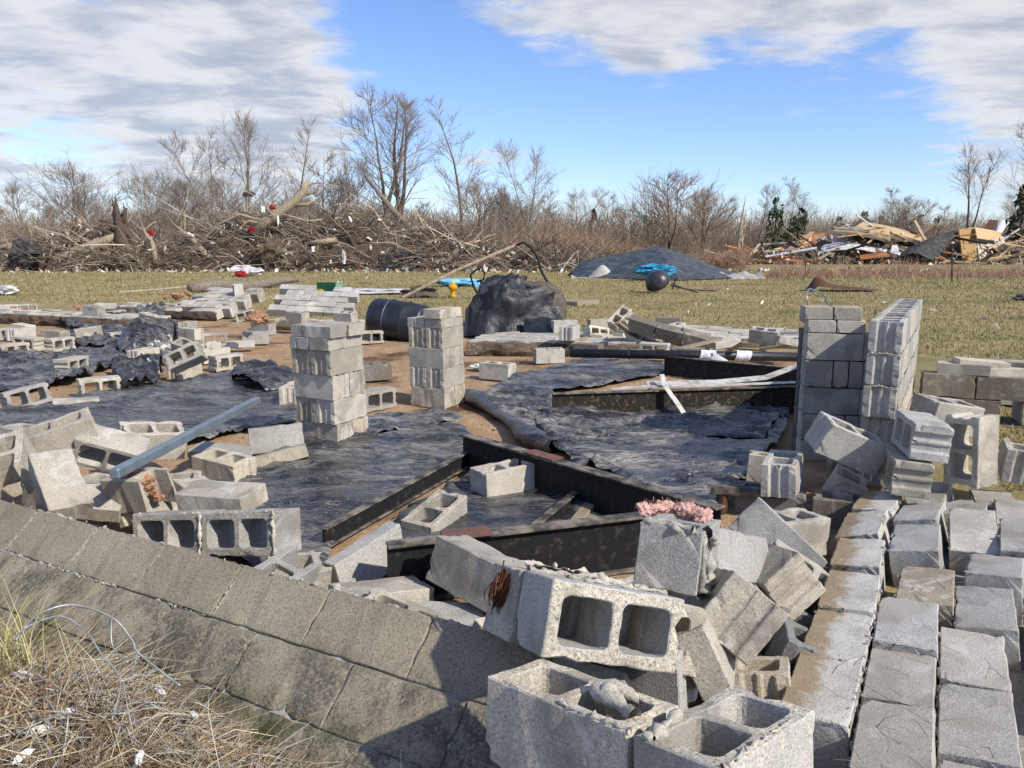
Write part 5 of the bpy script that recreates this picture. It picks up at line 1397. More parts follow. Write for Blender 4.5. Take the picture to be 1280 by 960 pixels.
# curled dark sheet
V = []; F = []; pts = [(1008, 350), (1016, 347), (1024, 351), (1034, 357), (1048, 359), (1066, 360), (1090, 364)]
for i, (x, y) in enumerate(pts):
    p = gp(x, 364, .06); hgt = (.05, .42, .36, .22, .16, .10, .05)[i] * 1.1
    for j in range(6):
        t = j / 5; V.append((p.x + .15 * t, p.y - .5 + 1.1 * t, .08 + hgt * math.sin(.4 + 2.4 * t)))
for i in range(len(pts) - 1):
    for j in range(5): F.append((i * 6 + j, (i + 1) * 6 + j, (i + 1) * 6 + j + 1, i * 6 + j + 1))
put(link('metal_sheet', mesh_np('metal_sheet', V, F, M['rust'], True)), 'curled dark rusty sheet lying on the field behind the standing corner', 'metal sheet')
crumple('scrap', 'dark scrap lying on the field at the right edge', 'scrap', gp(1278, 376, .06), (.7, .5, .2), M['sack'], 21, 8)
# thin steel posts
for (x, y, y2, lab) in ((1190, 353, 306, 'thin dark steel post with pale top on the field, right'), (1007, 343, 322, 'short thin dark post behind the brown weeds')):
    b = gp(x, y, .06); t = yp(x, y2, b.y)
    mb = MB(); mb.tube([b, t], .03, 5); o = mb.build('post', M['shingle']); put(o, lab, 'post')
# log on the grass
mb = MB(); a, b = gp(238, 361, .2), gp(372, 351, .25)
pts = [a.lerp(b, k / 9) + Vector((0, 0, .06 * math.sin(k))) for k in range(10)]
mb.tube(pts, [.17, .19, .20, .20, .19, .17, .16, .14, .12, .08], 9)
put(mb.build('log', M['bark'], smooth=True), 'long grey fallen log lying on the grass, left of centre', 'log')
mb = MB(); a, b = gp(148, 366, .08), gp(232, 359, .08); mb.tube([a, b], .045, 5)
put(mb.build('pole', M['barewood']), 'thin pale pole lying on the grass at the left', 'pole')

# ================================================================== COLLAPSED HOUSE (right)
def P3(x, y, Y): return yp(x, y, Y)
def slab(label, quad, th, mat, name='panel', cat='panel', group=None, bend=0.0, n=8):
    """panel through four corners (a, b along the bottom, c, d along the top), with thickness and a slight bow"""
    a, b, c, d = [Vector(p) for p in quad]; nrm = (b - a).cross(d - a).normalized()
    V = []; F = []
    for s in (-.5, .5):
        for i in range(n + 1):
            for j in range(n + 1):
                u, v = i / n, j / n
                p = a * (1 - u) * (1 - v) + b * u * (1 - v) + c * u * v + d * (1 - u) * v
                p += nrm * (s * th + bend * (math.sin(u * math.pi) + .4 * math.sin(v * math.pi) + .3 * mnoise.noise(p * .8)))
                V.append(p)
    m = (n + 1) ** 2
    for i in range(n):
        for j in range(n):
            k = i * (n + 1) + j
            F.append((k, k + 1, k + n + 2, k + n + 1)); F.append((m + k, m + k + n + 1, m + k + n + 2, m + k + 1))
    for i in range(n):
        for e0, e1 in ((i, i + 1), (n * (n + 1) + i + 1, n * (n + 1) + i)): F.append((e0, m + e0, m + e1, e1))
        for e0, e1 in (((i + 1) * (n + 1), i * (n + 1)), (i * (n + 1) + n, (i + 1) * (n + 1) + n)): F.append((e0, m + e0, m + e1, e1))
    return put(link(name, mesh_np(name, V, F, M[mat])), label, cat, group)
def qd(pts, Ys): return [yp(x, y, Y) for (x, y), Y in zip(pts, Ys)]
slab('brown plywood wall panel standing upright at the right', qd([(1203, 327), (1223, 326), (1217, 284), (1198, 287)], (64, 64.5, 65, 64.5)), .12, 'plywood')
slab('cream wall panel with bare top joined to the brown plywood panel', qd([(1224, 326), (1256, 322), (1255, 297), (1218, 284)], (64.3, 66, 67, 65)), .12, 'drywall')
slab('pale bare board section along the top of the cream panel', qd([(1221, 298), (1253, 303), (1250, 290), (1218, 284)], (64.1, 65.9, 66.5, 64.7)), .08, 'newwood')
slab('long pale yellow roof deck tilted on top of the debris pile', qd([(1062, 292), (1150, 303), (1158, 299), (1078, 279)], (66, 65, 69, 70)), .25, 'newwood', bend=.2)
slab('second tan roof deck layer below the long pale one', qd([(1040, 290), (1110, 302), (1120, 296), (1060, 281)], (65, 64.4, 68, 69)), .2, 'wood', bend=.15)
slab('black sheet of roofing sagging down from the panel to the ground', qd([(1110, 326), (1168, 327), (1200, 290), (1150, 312)], (63, 62.5, 65, 66)), .08, 'shingle', bend=.6, name='roofing_sheet', cat='roofing')
slab('dark curled roofing lying left of the sagging black sheet', qd([(1085, 326), (1140, 322), (1168, 298), (1110, 318)], (63.5, 63, 66, 67)), .08, 'shingle', bend=-.5, name='roofing_sheet', cat='roofing')
slab('pale grey siding sheet draped along the middle of the debris pile', qd([(1022, 318), (1095, 316), (1088, 303), (1035, 302)], (64.5, 64, 67, 67)), .06, 'siding', bend=.4)
slab('orange brown plywood leaning at the left of the debris pile', qd([(993, 312), (1018, 308), (1033, 292), (1003, 294)], (68, 67.5, 69, 69)), .1, 'orange')
slab('white backed panel right beside the orange plywood', qd([(1016, 320), (1028, 318), (1034, 292), (1024, 300)], (66.5, 66.5, 68, 68)), .08, 'siding')
slab('orange board flat low in the middle of the debris pile', qd([(1075, 324), (1112, 320), (1108, 310), (1074, 316)], (63, 62.8, 65, 65.5)), .12, 'orange')
slab('white scrap panel next to the orange low boards', qd([(1113, 316), (1124, 315), (1122, 307), (1115, 307)], (63, 63, 64, 64)), .06, 'siding')
slab('orange tan panel low at the right edge', qd([(1252, 310), (1276, 306), (1270, 298), (1252, 300)], (66, 66, 69, 69)), .1, 'orange')
slab('brown panel behind the cream one at the right', qd([(1226, 292), (1240, 288), (1248, 276), (1236, 275)], (70, 70, 71, 71)), .12, 'rust')
slab('white curled sheet draped at the top right of the pile', qd([(1240, 296), (1252, 292), (1262, 279), (1246, 277)], (70, 70, 72, 72)), .05, 'siding', bend=.3)
rnd = random.Random(21)
lumber_mats = ['newwood', 'wood', 'barewood', 'siding', 'newwood', 'orange', 'shingle']
GL = 'splintered lumber lengths strewn over the collapsed house'
def heap_h(x):
    return float(np.interp(x, [890, 930, 990, 1030, 1070, 1100, 1150, 1200, 1260, 1300], [.4, 1.2, 2.0, 3.0, 3.8, 3.5, 2.5, 2.4, 2.9, 2.9]))
for k in range(115):
    x = rnd.uniform(900, 1300); h = heap_h(x); z = rnd.uniform(.15, h); Y = rnd.uniform(62.5, 67) + z * .6
    b = gp(x, 328, .06); c = Vector(((x - 640) / FPX * Y * .985, Y, z))
    L = rnd.uniform(1.2, 4.4); th = rnd.gauss(0, .38); ya = rnd.uniform(-.9, .9)
    dv = Vector((math.cos(th) * math.cos(ya), math.sin(ya) * math.cos(th), math.sin(th))) * L / 2
    if z < .5: dv.z *= .3
    a0, b0 = c - dv, c + dv
    a0.z = max(a0.z, .08); b0.z = max(b0.z, .08)
    lm = rnd.choice(lumber_mats); look = dict(newwood='pale fresh', wood='weathered brown', barewood='tan stripped', siding='white painted', orange='orange brown', shingle='black tarred')[lm]
    board('%s splintered lumber length lying in the collapsed house pile' % look, a0, b0, rnd.uniform(.14, .34), rnd.uniform(.05, .1), lm, rnd.uniform(-1, 1), 'lumber', 'lumber', look + ' lumber lengths in the collapsed house')
for (x0, y0, x1, y1, lab) in ((1150, 296, 1128, 282, 'dark splintered post jutting up left from the pile behind the pale roof deck'), (922, 280, 932, 246, 'tall splintered yellow tree snag with a torn top'), (926, 300, 929, 262, 'second splintered trunk shard beside the tall snag')):
    Y = 68 if x0 > 1000 else 72
    mb = MB(); a, b = yp(x0, y0, Y), yp(x1, y1, Y + .5)
    if x0 < 1000: a = Vector((a.x, a.y, 0))
    mb.tube([a, a.lerp(b, .35) + Vector((.06, 0, 0)), a.lerp(b, .7) + Vector((-.05, 0, 0)), b], [.20, .17, .10, .015], 6)
    mb.tube([a.lerp(b, .3), a.lerp(b, .6) + Vector((.22, 0, 0)), a.lerp(b, .82) + Vector((.26, 0, 0))], [.13, .08, .01], 5)
    put(mb.build('snag', M['barewood'] if x0 < 1000 else M['bark_dark']), lab, 'snag')

def scatter_scraps(name, label, n, sampler, mats_cols, size, seed):
    """tiny bent scraps nobody could count, joined into one object"""
    rg = np.random.default_rng(seed); V = []; F = []; T = []
    for k in range(n):
        c = sampler(rg); s = size * rg.uniform(.4, 1.6); e = Euler(rg.uniform(0, 6.28, 3)).to_matrix()
        q = [(-1, -.6, 0), (0, -.5, .3), (1, -.6, -.1), (1, .6, .2), (0, .5, -.25), (-1, .6, .1)]
        n0 = len(V); asp = rg.uniform(.3, 1.0)
        V += [tuple(Vector(c) + e @ Vector((p[0] * s, p[1] * s * asp, p[2] * s * .8))) for p in q]
        F += [(n0, n0 + 1, n0 + 4, n0 + 5), (n0 + 1, n0 + 2, n0 + 3, n0 + 4)]
        col = np.array(mats_cols[rg.integers(len(mats_cols))]) * rg.uniform(.75, 1.15); T += [col] * 6
    me = mesh_np(name, V, np.array(F), M['vcol'], False, np.array(T))
    return put(link(name, me), label, 'debris', None, 'stuff')
WH = (.72, .71, .68); GRY = (.38, .37, .36); BRN = (.20, .13, .08); TAN = (.45, .34, .22); RED = (.30, .04, .04); DK = (.05, .05, .055); PNK = (.50, .30, .25)
def s_house(r):
    x = r.uniform(890, 1300); h = heap_h(x); z = h * .85 * r.random() ** 2.4 + .05; Y = r.uniform(62, 68) + z * .9
    return ((x - 640) / FPX * Y * .985, Y, z)
scatter_scraps('house_rubble', 'mixed rubble of the collapsed house at the right', 2200, s_house, [WH, GRY, BRN, TAN, DK, TAN, BRN, PNK, WH, (.36, .18, .09)], .14, 1)
def s_field(r):
    Y = 10 * (6.2 ** r.random()) + 3; X = r.uniform(-.72, .72) * Y
    while -1 < house_uv(X, Y)[1] < 11.5 and house_uv(X, Y)[0] < 1.5:
        Y = 10 * (6.2 ** r.random()) + 3; X = r.uniform(-.72, .72) * Y
    return (X, Y, .10)
scatter_scraps('litter', 'small scraps of litter scattered over the field', 260, s_field, [GRY, WH, GRY, TAN, BRN, TAN], .055, 2)
def mound_h(x):
    return np.interp(x, [-45, -38, -34, -31, -28.5, -26, -24, -21.5, -18, -15, -12, -9, -6.5, -4, -1, 3, 8], [1.4, .8, 1.5, .9, 2.3, 3.1, 1.7, 1.5, 3.2, 3.9, 3.0, 4.0, 2.6, 2.9, 1.2, .8, .5])
def s_brush(r):
    x = r.uniform(-38, 4); Y = 46.0 + r.uniform(-.5, 1.5); t = r.random() ** 1.3
    return (x, Y + 1.2 * t, .12 + t * float(mound_h(x)) * .95)
scatter_scraps('brush_litter', 'white and red scraps caught in the brush pile', 900, s_brush, [WH, WH, WH, GRY, PNK, TAN, DK, WH], .13, 3)
def s_line(r):
    return (r.uniform(-45, 26), 45 + r.uniform(-2, 2.5), .14)
scatter_scraps('ground_debris', 'strewn debris along the foot of the brush', 700, s_line, [WH, TAN, BRN, GRY, TAN], .14, 4)
def s_soil(r):
    u, v = -r.uniform(.3, 9), r.uniform(.4, 9)
    p = CORNER + E1 * u + E2 * v
    return (p.x, p.y, float(ground_z(p.x, p.y)) + .006)
scatter_scraps('rubble_bits', 'crumbs of concrete and mortar on the soil', 2600, s_soil, [(.42, .40, .36), (.5, .46, .38), (.3, .28, .25), (.33, .2, .12)], .011, 5)

V = []; F = []; n = 70  # dark mound added inside the house pile to give it shadow depth
for i in range(n):
    px = 890 + 410 * i / (n - 1); h = heap_h(px) * (.62 + .3 * mnoise.noise(Vector((px * .05, 2, 3))))
    for j in range(10):
        t = math.pi * j / 9; Yj = 66.8 - math.cos(t) * 2.6
        V.append(((px - 640) / FPX * 66 + .3 * mnoise.noise(Vector((i, j, 5))), Yj, math.sin(t) * h + .25 * mnoise.noise(Vector((i * .9, j * .9, 9))) - .1))
for i in range(n - 1):
    for j in range(9): F.append((i * 10 + j, (i + 1) * 10 + j, (i + 1) * 10 + j + 1, i * 10 + j + 1))
put(link('rubble_shade_core', mesh_np('rubble_shade_core', V, F, M['earth_crust'])), 'dark mound added inside the collapsed house pile as shade between its pieces', 'debris', None, 'stuff')

# ================================================================== TREES AND BRUSH
def branchy(seed, H, lean=(0, 0), spread=.55, r0=.16, n1=16, n2=7, n3=6, start=.28, droop=0.0, fork=True, tw=.009):
    """bare winter tree: returns (trunk mesh builder, crown arrays)"""
    rg = random.Random(seed); mb = MB(); V = []; F = []
    def stick(pts, r1, r2, sides=3):
        n = len(pts); base = len(V)
        for i, p in enumerate(pts):
            d = (pts[min(i + 1, n - 1)] - pts[max(i - 1, 0)]).normalized(); a = d.cross(Vector((.3, .9, .2))); a = a.normalized() if a.length > 1e-3 else Vector((1, 0, 0)); b = d.cross(a)
            r = r1 + (r2 - r1) * i / (n - 1)
            for k in range(sides):
                t = 6.2832 * k / sides; V.append(tuple(p + (a * math.cos(t) + b * math.sin(t)) * r))
        for i in range(n - 1):
            for k in range(sides):
                F.append((base + i * sides + k, base + i * sides + (k + 1) % sides, base + (i + 1) * sides + (k + 1) % sides, base + (i + 1) * sides + k))
    def grow(p, d, L, n, wob, up):
        pts = [p.copy()]; 
        for i in range(n):
            d = (d + Vector((rg.gauss(0, wob), rg.gauss(0, wob), rg.gauss(0, wob) + up))).normalized(); p = p + d * L / n; pts.append(p.copy())
        return pts
    stems = []
    p0 = Vector((0, 0, -.1)); d0 = Vector((lean[0], lean[1], 1)).normalized()
    main = grow(p0, d0, H, 9, .06, .03)
    mb.tube(main, [r0 * (1.25 if i == 0 else 1) * (1 - .93 * i / 9) for i in range(10)], 7, False)
    stems.append((main, r0))
    if fork:
        k = rg.choice((2, 3)); az = rg.uniform(0, 6.28)
        f = grow(main[k], Vector((math.cos(az) * .5, math.sin(az) * .5, 1)).normalized(), H * .72, 8, .08, .05)
        mb.tube(f, [r0 * .62 * (1 - .92 * i / 8) for i in range(9)], 6, False); stems.append((f, r0 * .62))
    for st, sr in stems:
        n = len(st) - 1
        for k in range(n1 if sr == r0 else int(n1 * .7)):
            t = start + (1 - start) * ((k + rg.random()) / n1 if sr == r0 else rg.random()); t = min(t, .985)
            i = min(int(t * n), n - 1); p = st[i].lerp(st[i + 1], t * n - i)
            az = rg.uniform(0, 6.28); el = rg.uniform(.35, 1.05)
            d = Vector((math.cos(az) * math.cos(el), math.sin(az) * math.cos(el), math.sin(el)))
            L = H * spread * (1.08 - t) * rg.uniform(.6, 1.15) + H * .04
            br = grow(p, d, L, 5, .13, .10 - droop); rr = max(sr * (1 - t) * .42, tw * 1.7)
            stick(br, rr, tw * 1.1, 4)
            for _ in range(n2):
                u = rg.uniform(.2, 1); i2 = min(int(u * 5), 4); q = br[i2].lerp(br[i2 + 1], u * 5 - i2)
                d2 = (d * .9 + Vector((rg.gauss(0, .45), rg.gauss(0, .45), rg.gauss(.22, .35)))).normalized()
                L2 = L * rg.uniform(.35, .70) * (1.15 - .55 * u) + .2
                b2 = grow(q, d2, L2, 3, .18, .10 - droop); stick(b2, tw * 1.3, tw * .8)
                for _ in range(n3):
                    u3 = rg.uniform(.15, 1); i3 = min(int(u3 * 3), 2); q3 = b2[i3].lerp(b2[i3 + 1], u3 * 3 - i3)
                    d3 = (d2 * .9 + Vector((rg.gauss(0, .45), rg.gauss(0, .45), rg.gauss(.2, .35)))).normalized()
                    b3 = grow(q3, d3, L2 * rg.uniform(.4, .75) + .12, 2, .2, .05); stick(b3, tw * .75, tw * .4)
    return mb, np.array(V), np.array(F)
TREE = {}
def tree_kind(key, tmat='bark', cmat='twig', **kw):
    mb, V, F = branchy(**kw)
    TREE[key] = (mb.mesh('trunk', M[tmat], True), mesh_np('crown', V, F, M[cmat]))
tree_kind('tall', seed=3, H=13.0, r0=.20, n1=24, n2=7, n3=5, start=.25, spread=.36, tw=.0105)
tree_kind('tall2', seed=9, H=13.0, r0=.26, n1=20, n2=7, n3=4, start=.35, spread=.42, tw=.011, tmat='bark_dark')
tree_kind('slim', seed=5, H=12.0, r0=.14, n1=24, n2=6, n3=4, start=.28, spread=.24, fork=False, tw=.010)
tree_kind('round', seed=11, H=6.6, r0=.12, n1=22, n2=7, n3=5, start=.12, spread=.66, tw=.010)
tree_kind('fan', seed=14, H=9.0, r0=.11, n1=18, n2=7, n3=4, start=.2, spread=.48, tw=.010)
tree_kind('thin', seed=17, H=7.5, r0=.07, n1=16, n2=6, n3=4, start=.25, spread=.28, fork=False, tw=.012)
tree_kind('thin2', seed=18, H=7.0, r0=.08, n1=16, n2=7, n3=4, start=.15, spread=.36, tw=.012)
tree_kind('red', seed=21, H=5.2, r0=.08, n1=18, n2=6, n3=4, start=.08, spread=.7, tw=.010, cmat='twig_red', tmat='bark_dark')
tree_kind('bent', seed=25, H=8.5, r0=.13, n1=11, n2=6, n3=4, start=.45, spread=.5, lean=(.15, 0), tw=.013, tmat='bark_dark')
def tree(key, px, Y, top, label, group=None, yaw=0.0, name='bare_tree', lean=0.0, wide=1.0):
    b = ((px - 640) / FPX * (Y * math.cos(PITCH)) * 1.0, Y, .0)
    htop = yp(px, top, Y).z
    zs = TREE[key][0].vertices; H = max(v.co.z for v in zs)
    s = htop / H
    root = empty(name, label, 'tree', b, (0, lean, yaw), group)
    root.scale = (s * wide, s * wide, s)
    link('trunk', TREE[key][0], root); link('crown', TREE[key][1], root)
tree('tall', 478, 58, 122, 'tallest slender many-branched bare tree left of centre', yaw=.4, wide=1.35)
tree('tall2', 506, 59, 128, 'tall dark-trunked bare tree right beside the tallest one', yaw=2.2, wide=1.2)
tree('slim', 580, 58, 138, 'straight slim bare tree standing alone right of the tall pair', yaw=1.0, wide=1.25)
tree('fan', 268, 62, 176, 'bare tree at the left whose branches fan up', yaw=.3)
tree('fan', 314, 63, 160, 'bare tree with reddish buds behind the leaning trunk', yaw=2.4)
tree('slim', 362, 64, 157, 'slender bare tree above the leaning dead trunk', yaw=3.0)
tree('round', 112, 60, 218, 'broad rounded bare tree at the far left', yaw=.8, wide=1.25)
tree('round', 186, 62, 224, 'rounded bare tree right of the broad one at the far left', yaw=2.8)
tree('round', 222, 64, 232, 'smaller rounded bare tree behind the broken stump', yaw=4.0)
tree('thin2', 405, 64, 196, 'bare tree just right of the leaning dead trunk top', yaw=1.4, wide=1.2)
tree('fan', 440, 66, 200, 'low bare tree left of the tallest tree', yaw=5)
tree('fan', 660, 60, 190, 'leaning bare sapling with spreading twigs right of the slim tree', yaw=1.1, lean=.10)
tree('thin', 640, 64, 235, 'thin bare tree just left of the leaning sapling', yaw=0)
tree('bent', 1212, 74, 190, 'crooked two-stemmed bare tree behind the plywood panel', yaw=.6)
tree('tall2', 1290, 66, 158, 'large dark broken tree at the right edge', yaw=1.9)
tree('slim', 1008, 78, 226, 'slim bare tree behind the left of the debris pile', yaw=.2, wide=1.4)
tree('red', 838, 58, 225, 'spreading reddish bare bush above the grey membrane', yaw=.7, wide=1.3)
tree('red', 880, 60, 246, 'reddish bare bush leaning right of the grey membrane peak', yaw=2.7, wide=1.4)
tree('slim', 944, 80, 236, 'thin pale bare tree behind the splintered snag', yaw=2.0)
GT = 'bare thin trees of the far woodland edge'
rnd = random.Random(33)
for k in range(75):
    px = rnd.uniform(-60, 1340); Y = rnd.uniform(70, 95) if px < 860 else rnd.uniform(80, 100)
    top = rnd.uniform(232, 272) if px < 700 else rnd.uniform(236, 284)
    tree(rnd.choice(('thin', 'thin2', 'thin', 'fan', 'red')), px, Y, top, 'bare thin tree in the far woodland edge', GT, rnd.uniform(0, 6), wide=rnd.uniform(.9, 1.5))
# evergreens
def conifer(key, seed, H, mat, rad):
    rg = random.Random(seed); mb = MB(); mb.tube([(0, 0, -.1), (0, 0, H)], [.12, .02], 6, False)
    V = []; F = []
    for k in range(1700):
        t = rg.random() ** .9; z = H * (.10 + .90 * t); rr = rad * (1.03 - t) ** .55 * rg.random() ** .5 * (.7 + .5 * mnoise.noise(Vector((z * 1.3, seed, 0)))); a = rg.uniform(0, 6.28)
        c = Vector((math.cos(a) * rr, math.sin(a) * rr, z - rr * .15)); s = rg.uniform(.10, .30)
        if mnoise.noise(c * 1.1 + Vector((seed, 0, 0))) < .06: continue
        e = Euler((rg.uniform(0, 6), rg.uniform(0, 6), rg.uniform(0, 6))).to_matrix(); n0 = len(V)
        for p in ((-1, 0, 0), (0, .35, .1), (1, 0, 0), (0, -.35, -.1)): V.append(tuple(c + e @ Vector(p) * s))
        F.append((n0, n0 + 1, n0 + 2, n0 + 3))
    TREE[key] = (mb.mesh('trunk', M['bark_dark']), mesh_np('crown', V, np.array(F), M[mat]))
conifer('pine', 1, 6.0, 'needle', 2.2); conifer('cedar', 2, 6.0, 'needle_dark', 1.5)
tree('cedar', 741, 70, 262, 'single small dark evergreen in the tree line right of centre', name='evergreen_tree')
for (px, top, lab) in ((1130, 260, 'rounded yellow-green pine behind the debris pile'), (1148, 268, 'darker pine right of the yellow-green one'), (1098, 268, 'low pine left of the yellow-green one'), (1076, 262, 'pine behind the pale roof deck'), (1050, 268, 'leftmost low pine behind the debris pile'), (1170, 270, 'rightmost low pine behind the debris pile')):
    tree('pine' if px != 1148 else 'cedar', px, 92, top, lab, name='evergreen_tree', yaw=px * .1, wide=1.3)
tree('pine', 968, 76, 243, 'ragged olive evergreen standing above the brush behind the snag', name='evergreen_tree', wide=.8)
tree('pine', 996, 78, 256, 'low ragged evergreen above the white debris', name='evergreen_tree', wide=1.3, yaw=2)
tree('cedar', 1273, 68, 232, 'dark evergreen mass at the right edge', name='evergreen_tree', wide=1.1, yaw=1)

def bulk_sticks(name, label, cat, n, sampler, mat, seed, tint=None):
    """thousands of thin bent sticks as one object (three-sided)"""
    rg = np.random.default_rng(seed)
    A, B_, Cc, r = sampler(rg, n)
    pts = np.stack([A, B_, Cc], 1)                                # n,3,3
    d = Cc - A; ref = np.where(np.abs(d[:, 2:3]) > .9 * np.linalg.norm(d, axis=1, keepdims=True), np.array([[1., 0, 0]]), np.array([[0, 0, 1.]]))
    a = np.cross(d, ref); a /= np.linalg.norm(a, axis=1, keepdims=True) + 1e-9; b = np.cross(d, a); b /= np.linalg.norm(b, axis=1, keepdims=True) + 1e-9
    V = np.empty((n, 3, 3, 3)); tp = np.array([1., .8, .35])
    for k in range(3):
        t = 2 * math.pi * k / 3
        V[:, :, k] = pts + ((a * math.cos(t) + b * math.sin(t))[:, None] * (r[:, None, None] * tp[None, :, None]))
    base = np.arange(n)[:, None, None] * 9
    q = np.array([[s * 3 + k, s * 3 + (k + 1) % 3, s * 3 + 3 + (k + 1) % 3, s * 3 + 3 + k] for s in range(2) for k in range(3)])
    F = (base + q[None]).reshape(-1, 4)
    T = None
    if tint is not None:
        c = tint(rg, n); T = np.repeat(c, 9, 0)
    me = mesh_np(name, V.reshape(-1, 3), F, mat, False, T)
    return put(link(name, me), label, cat, None, 'stuff')
def dirs(rg, n, upmin, upmax):
    az = rg.uniform(0, 2 * np.pi, n); up = rg.uniform(upmin, upmax, n)
    return np.stack([np.cos(az) * np.cos(up), np.sin(az) * np.cos(up), np.sin(up)], 1)
def s_pile(rg, n):
    x = rg.uniform(-45, 6, n); h = mound_h(x); t = rg.random(n) ** .8; z = h * t
    y = 48.0 + rg.normal(0, 1.6, n) * (1.15 - .8 * t) + 1.2 * t
    d = dirs(rg, n, -.35, .75); L = rg.uniform(.5, 2.6, n)[:, None]
    A = np.stack([x, y, z * .9 + .05], 1); B_ = A + d * L * .5 + rg.normal(0, .12, (n, 3)); C_ = A + d * L + rg.normal(0, .25, (n, 3))
    for q in (A, B_, C_): q[:, 2] = np.maximum(q[:, 2], .03)
    return A, B_, C_, rg.uniform(.008, .030, n)
def tint_pile(rg, n):
    base = np.array([[.22, .175, .135], [.30, .25, .195], [.145, .11, .085], [.46, .40, .32], [.25, .18, .13]])
    return base[rg.choice(5, n, p=[.34, .25, .22, .07, .12])] * rg.uniform(.75, 1.2, (n, 1))
bulk_sticks('brush_pile', 'tangled mound of brown brush and broken branches, left', 'brush', 15000, s_pile, M['vcol'], 5, tint_pile)
def s_limbs(rg, n):
    x = rg.uniform(-44, 4, n); h = mound_h(x); z = h * rg.random(n); y = 46.9 + rg.normal(0, .8, n) + .9 * z / 3
    d = dirs(rg, n, -.15, .8); L = rg.uniform(1.2, 4.2, n)[:, None]
    A = np.stack([x, y, z + .05], 1); B_ = A + d * L * .5 + rg.normal(0, .25, (n, 3)) + np.array([0, 0, .2]); C_ = A + d * L + rg.normal(0, .4, (n, 3))
    for q in (A, B_, C_): q[:, 2] = np.maximum(q[:, 2], .05)
    return A, B_, C_, .014 + .045 * rg.random(n) ** 2.5
def tint_limb(rg, n):
    base = np.array([[.48, .40, .30], [.38, .30, .22], [.55, .48, .38], [.27, .20, .145]]); return base[rg.choice(4, n)] * rg.uniform(.75, 1.15, (n, 1))
bulk_sticks('broken_branches', 'pale broken branches thrown over the brush mound', 'branches', 520, s_limbs, M['vcol'], 15, tint_limb)
# dark heart of the mound
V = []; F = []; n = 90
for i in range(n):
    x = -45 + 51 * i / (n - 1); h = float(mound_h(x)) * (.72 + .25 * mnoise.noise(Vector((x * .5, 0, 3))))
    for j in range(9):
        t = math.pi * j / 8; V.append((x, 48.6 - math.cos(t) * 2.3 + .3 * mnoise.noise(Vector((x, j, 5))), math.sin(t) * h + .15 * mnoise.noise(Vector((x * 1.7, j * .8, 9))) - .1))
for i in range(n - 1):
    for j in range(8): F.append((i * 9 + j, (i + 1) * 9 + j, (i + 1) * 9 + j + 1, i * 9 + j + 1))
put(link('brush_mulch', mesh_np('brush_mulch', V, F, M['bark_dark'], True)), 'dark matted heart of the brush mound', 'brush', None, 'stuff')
def s_thicket(rg, n):
    px = rg.uniform(-120, 1400, n); Y = np.where(px > 880, rg.uniform(78, 100, n), rg.uniform(58, 88, n)); x = (px - 640) / FPX * Y
    hm = np.interp(px, [-100, 100, 250, 450, 600, 750, 900, 1000, 1100, 1400], [4.0, 4.2, 4.8, 5.0, 4.6, 4.2, 5.2, 5.4, 4.6, 5.4]) * (.75 + .5 * fbm(x * .22, Y * .1, 4))
    A = np.stack([x, Y, hm * rg.random(n) ** 1.4 * .7], 1); d = dirs(rg, n, .45, 1.5); L = (hm * rg.uniform(.15, .5, n))[:, None]
    return A, A + d * L * .55 + rg.normal(0, .08, (n, 3)), A + d * L + rg.normal(0, .18, (n, 3)), rg.uniform(.008, .024, n)
def tint_thicket(rg, n):
    base = np.array([[.26, .21, .165], [.32, .265, .21], [.20, .14, .10], [.25, .16, .11]])
    return base[rg.choice(4, n, p=[.34, .28, .2, .18])] * rg.uniform(.75, 1.2, (n, 1))
bulk_sticks('thicket', 'grey-brown thicket of bare saplings along the field edge', 'thicket', 60000, s_thicket, M['vcol'], 6, tint_thicket)
def s_redbrush(rg, n):
    px = rg.uniform(560, 930, n); Y = rg.uniform(50, 57, n); x = (px - 640) / FPX * Y
    hm = (1.6 + .8 * np.sin(px * .02)) * (.7 + .6 * fbm(x * .5, Y * .2, 8))
    A = np.stack([x, Y, hm * rg.random(n) * .7 + .03], 1); d = dirs(rg, n, .0, 1.3); L = (hm * rg.uniform(.3, .8, n))[:, None]
    return A, A + d * L * .55 + rg.normal(0, .1, (n, 3)), A + d * L + rg.normal(0, .2, (n, 3)), rg.uniform(.006, .018, n)
def tint_red(rg, n):
    base = np.array([[.29, .17, .11], [.36, .24, .16], [.22, .12, .08], [.42, .31, .21]]); return base[rg.choice(4, n)] * rg.uniform(.75, 1.2, (n, 1))
bulk_sticks('russet_brush', 'russet brown low brush in front of the tree line', 'brush', 11000, s_redbrush, M['vcol'], 7, tint_red)
def s_weeds(rg, n):
    px = rg.uniform(955, 1290, n); Y = 39 + rg.normal(0, 2.2, n); x = (px - 640) / FPX * Y; hm = np.clip(2.6 * fbm(x * .55, Y * .5, 3) - 1.0, .04, .9)
    A = np.stack([x, Y, np.full(n, .05)], 1); d = dirs(rg, n, .5, 1.4); L = (hm * rg.uniform(.5, 1.4, n))[:, None]
    return A, A + d * L * .5, A + d * L + rg.normal(0, .08, (n, 3)), rg.uniform(.006, .014, n)
bulk_sticks('weeds', 'brown dead weeds across the field at the right', 'weeds', 3600, s_weeds, M['vcol'], 8, tint_red)
